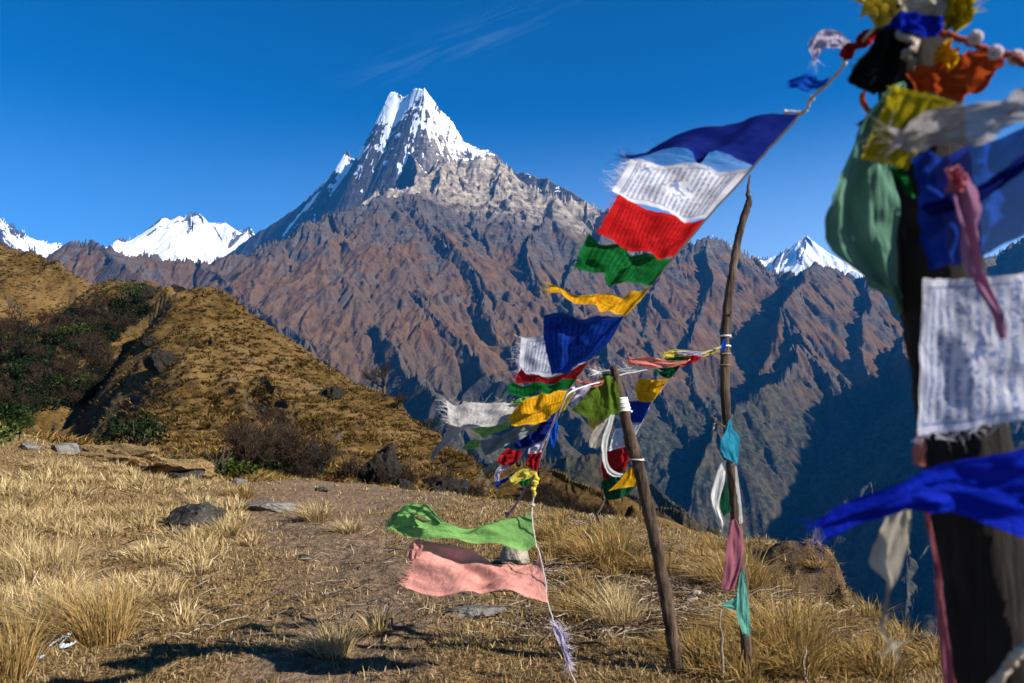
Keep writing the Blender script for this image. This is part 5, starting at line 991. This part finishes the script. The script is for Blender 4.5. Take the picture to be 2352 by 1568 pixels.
GN = 'flags bundled on the near post'
flag('mustard cloth bundle at the very top of the near post', 'lemon', [[(2066,-45),(2010,-45),(1955,-40)],[(2062,-5),(2015,6),(1972,0)],[(2055,30),(2035,58),(2002,38)]], 1.2, GN, 20, .02, amp=.022, folds=3, pin=False)
flag('golden yellow bundle beside the beige knot at the post top', 'oldyellow', [[(2165,-40),(2205,-40),(2240,-35)],[(2170,10),(2205,5),(2234,5)],[(2176,45),(2202,72),(2225,42)]], 1.17, GN, 20, .02, amp=.026, folds=3, pin=False)
flag('beige cloth wound round the post top between two yellow bundles', 'cream', [[(2055,-40),(2115,-45),(2175,-40)],[(2058,-5),(2118,0),(2174,-2)],[(2060,30),(2118,36),(2172,34)]], 1.19, GN, amp=.014, folds=2, pin=False)
flag('dark blue band wrapped round the post near the top', 'royal', [[(2034,20,.05),(2080,27),(2125,32),(2167,38,.06)],[(2034,42,.05),(2080,52),(2128,58),(2168,58,.06)],[(2034,64,.05),(2080,72),(2132,84),(2166,80,.06)]], 1.17, GN, amp=.004, pin=False)
flag('black cloth swelling out below the dark blue band', 'black', [[(2088,70),(2055,68),(2022,64)],[(2080,110),(2035,112),(1993,115)],[(2068,150),(2010,158),(1953,160)],[(2058,182),(2008,190),(1957,184)],[(2050,200),(2025,212),(2008,210)]], 1.2, GN, 16, .02, amp=.012, pin=False)
flag('rust red flag pulled to a point along its cord', 'rust', [[(2324,118),(2255,121),(2190,122),(2112,164)],[(2292,150),(2232,166),(2160,176),(2083,181)],[(2250,200),(2216,226),(2160,224),(2100,200)]], (1.15,1.2), GN, 12, .01, amp=.012, folds=2.5, pin=False)
flag('golden ball of knotted cloth glinting beside the rust flag', 'yellow', [[(2160,100),(2178,96),(2194,106)],[(2152,124),(2180,118),(2202,128)],[(2160,150),(2182,158),(2200,148)]], 1.14, GN, amp=.018, folds=1.2, pin=False)
flag('small scarlet flag pointing out left of the black cloth', 'red', [[(2016,60),(1968,86),(1926,126)],[(2019,76),(1980,110),(1941,141)]], (1.35,1.38), GN, 8, .01, amp=.008)
flag('lilac white flag curled into an arch against the sky', 'lilac', [[(1954,95),(1925,74),(1885,71),(1857,100),(1868,140)],[(1950,106),(1922,92),(1890,92),(1868,112),(1870,141)],[(1945,117),(1918,108),(1893,112),(1879,128),(1872,142)]], 1.45, GN, 24, .02, amp=.006)
flag('small cobalt flag fluttering below the lilac arch', 'brightblue', [[(1942,148),(1906,177),(1882,184),(1866,168),(1814,182)],[(1938,155),(1906,184),(1884,192),(1852,188),(1815,190)],[(1934,161),(1905,191),(1885,200),(1846,209),(1817,198)]], 1.5, GN, 20, .012, amp=.006)
flag('orange strip looped low on the post', 'orange', [[(1990,206),(1977,212)],[(1988,232),(1978,235)],[(2004,256),(1994,260)]], 1.27, GN, amp=.006)
flag('dark red tab behind the mustard printed flag', 'darkred', [[(2022,254),(1995,266),(1968,284)],[(2024,276),(2000,286),(1974,290)]], 1.26, GN, amp=.006)
flag('mustard flag with rows of black script on the post', 'oldyellow', [[(2196,234),(2120,212),(2050,194)],[(2142,300),(2075,294),(2015,280)],[(2088,389),(2030,376),(1978,364)]], (1.1,1.14), GN, 20, .01, amp=.007, folds=1.2, pin=False)
flag('sheer grey white flag streaming across toward the photo edge', 'sheergrey', [[(2470,180),(2352,210),(2268,228),(2132,268),(2047,300)],[(2470,225),(2352,250),(2240,285),(2120,305),(2049,316)],[(2470,262),(2352,288),(2208,334),(2117,341),(2052,330)]], (1.02,1.06), GN, 30, .04, amp=.014, folds=2.5)
flag('large pale green silk scarf ballooning from the post against the sky', 'paleg', [[(2072,196),(2058,190),(2036,206)],[(2060,290),(2020,285),(1978,280)],[(2054,380),(1995,372),(1938,372)],[(2058,462),(1978,470),(1907,455)],[(2066,548),(1985,540),(1896,522)],[(2072,632),(2006,608),(1920,584)],[(2078,736),(2060,700),(2046,674)]], (1.24,1.30), GN, 10, .03, amp=.020, folds=1.3, nu=44, nv=36, pin=False)
flag('bright green scrap tucked under the mustard printed flag', 'green', [[(2040,382),(2068,386)],[(2060,410),(2086,420)],[(2082,440),(2102,452)]], 1.19, GN, amp=.008)
flag('large sheer blue flag with dark folds beside the post', 'sheerblue', [[(2095,362),(2200,342),(2352,300),(2470,270)],[(2105,432),(2220,424),(2352,402),(2470,372)],[(2125,522),(2230,512),(2352,474),(2470,452)],[(2146,616),(2240,592),(2352,543),(2470,520)]], (1.12,1.1), GN, 0, .05, amp=.022, folds=3.2, nu=40, nv=40, pin=False)
flag('navy strip crossing over the sheer blue flag', 'navy', [[(2120,470),(2240,432),(2352,355),(2470,300)],[(2130,500),(2245,470),(2352,392),(2470,335)]], 1.05, GN, amp=.012, pin=False)
flag('mauve pink twist of cloth hanging down over the blue flag', 'mauve', [[(2176,395),(2215,400)],[(2182,450),(2240,455)],[(2205,530),(2252,520)],[(2222,600),(2262,590)],[(2246,660),(2276,655)],[(2288,730),(2296,725)],[(2303,778),(2307,776)]], 1.03, GN, 10, .02, amp=.012, nu=44, nv=16, pin=False)
flag('pink red knot of cloth at the head of the mauve twist', 'rose', [[(2172,386),(2210,384)],[(2168,412),(2216,410)],[(2178,438),(2212,440)]], 1.02, GN, amp=.012, pin=False)
flag('large white flag with dim blue script rows across the near post', 'nearwhite', [[(2116,640),(2200,640),(2300,632),(2470,614)],[(2111,760),(2200,755),(2300,748),(2470,730)],[(2108,880),(2200,872),(2300,862),(2470,842)],[(2109,1000),(2200,990),(2300,969),(2470,945)]], (1.08,1.12), GN, 60, .025, amp=.007, folds=1.5, nu=40, nv=40, edges='u', pin=False)
flag('broad royal blue scarf crossing the post low down, with a long pointed tail', 'royal', [[(2470,985),(2352,1022),(2232,1060),(2130,1076),(2060,1102),(1970,1152),(1884,1213)],[(2470,1130),(2352,1130),(2232,1125),(2135,1126),(2070,1140),(1980,1172),(1887,1215)],[(2470,1275),(2352,1236),(2235,1192),(2140,1172),(2080,1182),(1992,1192),(1890,1217)]], (1.08,1.1), GN, 24, .04, amp=.014, folds=2.2, nu=30, nv=56, pin=False)
flag('white rag hanging with a stringy tail left of the post', 'cream', [[(2094,1170),(2070,1168),(2046,1171)],[(2092,1225),(2060,1230),(2020,1224)],[(2078,1280),(2045,1282),(1998,1290)],[(2064,1330),(2050,1336),(2036,1332)],[(2046,1362),(2041,1362),(2036,1360)],[(2036,1415),(2032,1416),(2028,1414)],[(2030,1442),(2025,1444),(2021,1443)],[(2044,1478),(2042,1478),(2040,1477)]], 1.2, GN, 40, .03, 'rag', 'rag', amp=0.0046, nu=50, nv=16, edges='u', pin=False, folds=.7)
flag('dull red cloth tape running down the shaded side of the post', 'rose', [[(2120,1172),(2134,1174)],[(2140,1264),(2152,1266)],[(2148,1344),(2166,1344)],[(2158,1462),(2180,1462)],[(2168,1568),(2194,1568)],[(2185,1690),(2214,1690)]], 1.19, GN, 0, name='tape', cat='cloth tape', amp=.004, nu=44, nv=8, pin=False)
flag('small red and beige knot of cloth between the white flag and blue scarf', 'salmon', [[(2106,985),(2122,990)],[(2104,1015),(2126,1020)],[(2096,1045),(2124,1050)],[(2098,1066),(2126,1070)]], 1.16, GN, 10, .01, 'rag', 'rag', amp=0.0038, pin=False, folds=.7)
cord('pale knotted cord from the near post to the big navy flag', [(2014,58,1.32),(1945,132,1.42),(1940,150,1.45),(1896,196,1.5),(1864,226,1.55),(1852,252,1.62),(1838,263,1.7)], .0035, None, [(1864,226,1.55,.007),(1895,197,1.5,.005),(1940,148,1.45,.004)], 50)
cord('short loose end of pale cord at the navy flag corner', [(1853,254,1.62),(1830,258,1.63),(1801,256,1.64)], .0035, None, [(1803,256,1.64,.006)], 16)
M_rustc = G('rust_cord').surf((.22, .04, .015), .9); M_bead = cloth_mat('knot_cloth', (.70, .58, .60))
cord('rust cord with white cloth knots stretched to the photo edge', [(2160,72,1.15),(2215,92,1.13),(2268,114,1.12),(2323,130,1.1),(2352,146,1.08),(2420,180,1.05)], .005, M_rustc, (), 30)
for a, b, s, lab in ((2240,86,.012,'round white cloth knot on the rust cord, nearest the post'),(2286,120,.012,'white cloth knot on the rust cord at the flag corner'),(2334,132,.013,'outermost white cloth knot on the rust cord')): cord(lab, [(a-12,b-5,1.1),(a+12,b+5,1.1)], .006, M_bead, [(a,b,1.1,s)], 6, 'knot', 'cloth_knot', 'white knots on the rust cord')
cord('frayed straw rope wound below the dark blue band', [(2060,74,1.2),(2085,90,1.17),(2110,84,1.18),(2100,110,1.16),(2078,125,1.17),(2096,140,1.17),(2090,160,1.19)], .006, M_rope, (), 40, 'rope', 'rope')
cord('rough pale rope slanting off the foot of the near post', [(2440,1400,1.0),(2352,1488,1.02),(2318,1530,1.04),(2285,1568,1.06),(2230,1640,1.1)], .0065, M_rope, (), 40, 'rope', 'rope')
# ------------------------------------------------------------ haze
def box(name, lo, hi, mat):
    V = [(x, y, z) for x in (lo[0], hi[0]) for y in (lo[1], hi[1]) for z in (lo[2], hi[2])]
    return mesh_obj(name, V, np.array([(0,1,3,2),(4,6,7,5),(0,4,5,1),(2,3,7,6),(0,2,6,4),(1,5,7,3)]), mat, smooth=False)
g = G('haze_air'); v = g.n('VolumePrincipled', {'Color': (.03, .34, .98), 'Density': 2.7e-5, 'Anisotropy': 0.1}); g.t.links.new(v, g.out.inputs[1])
tag(box('haze', (-14000, -60, -1800), (14000, 14500, 3700), g.m), kind='stuff')
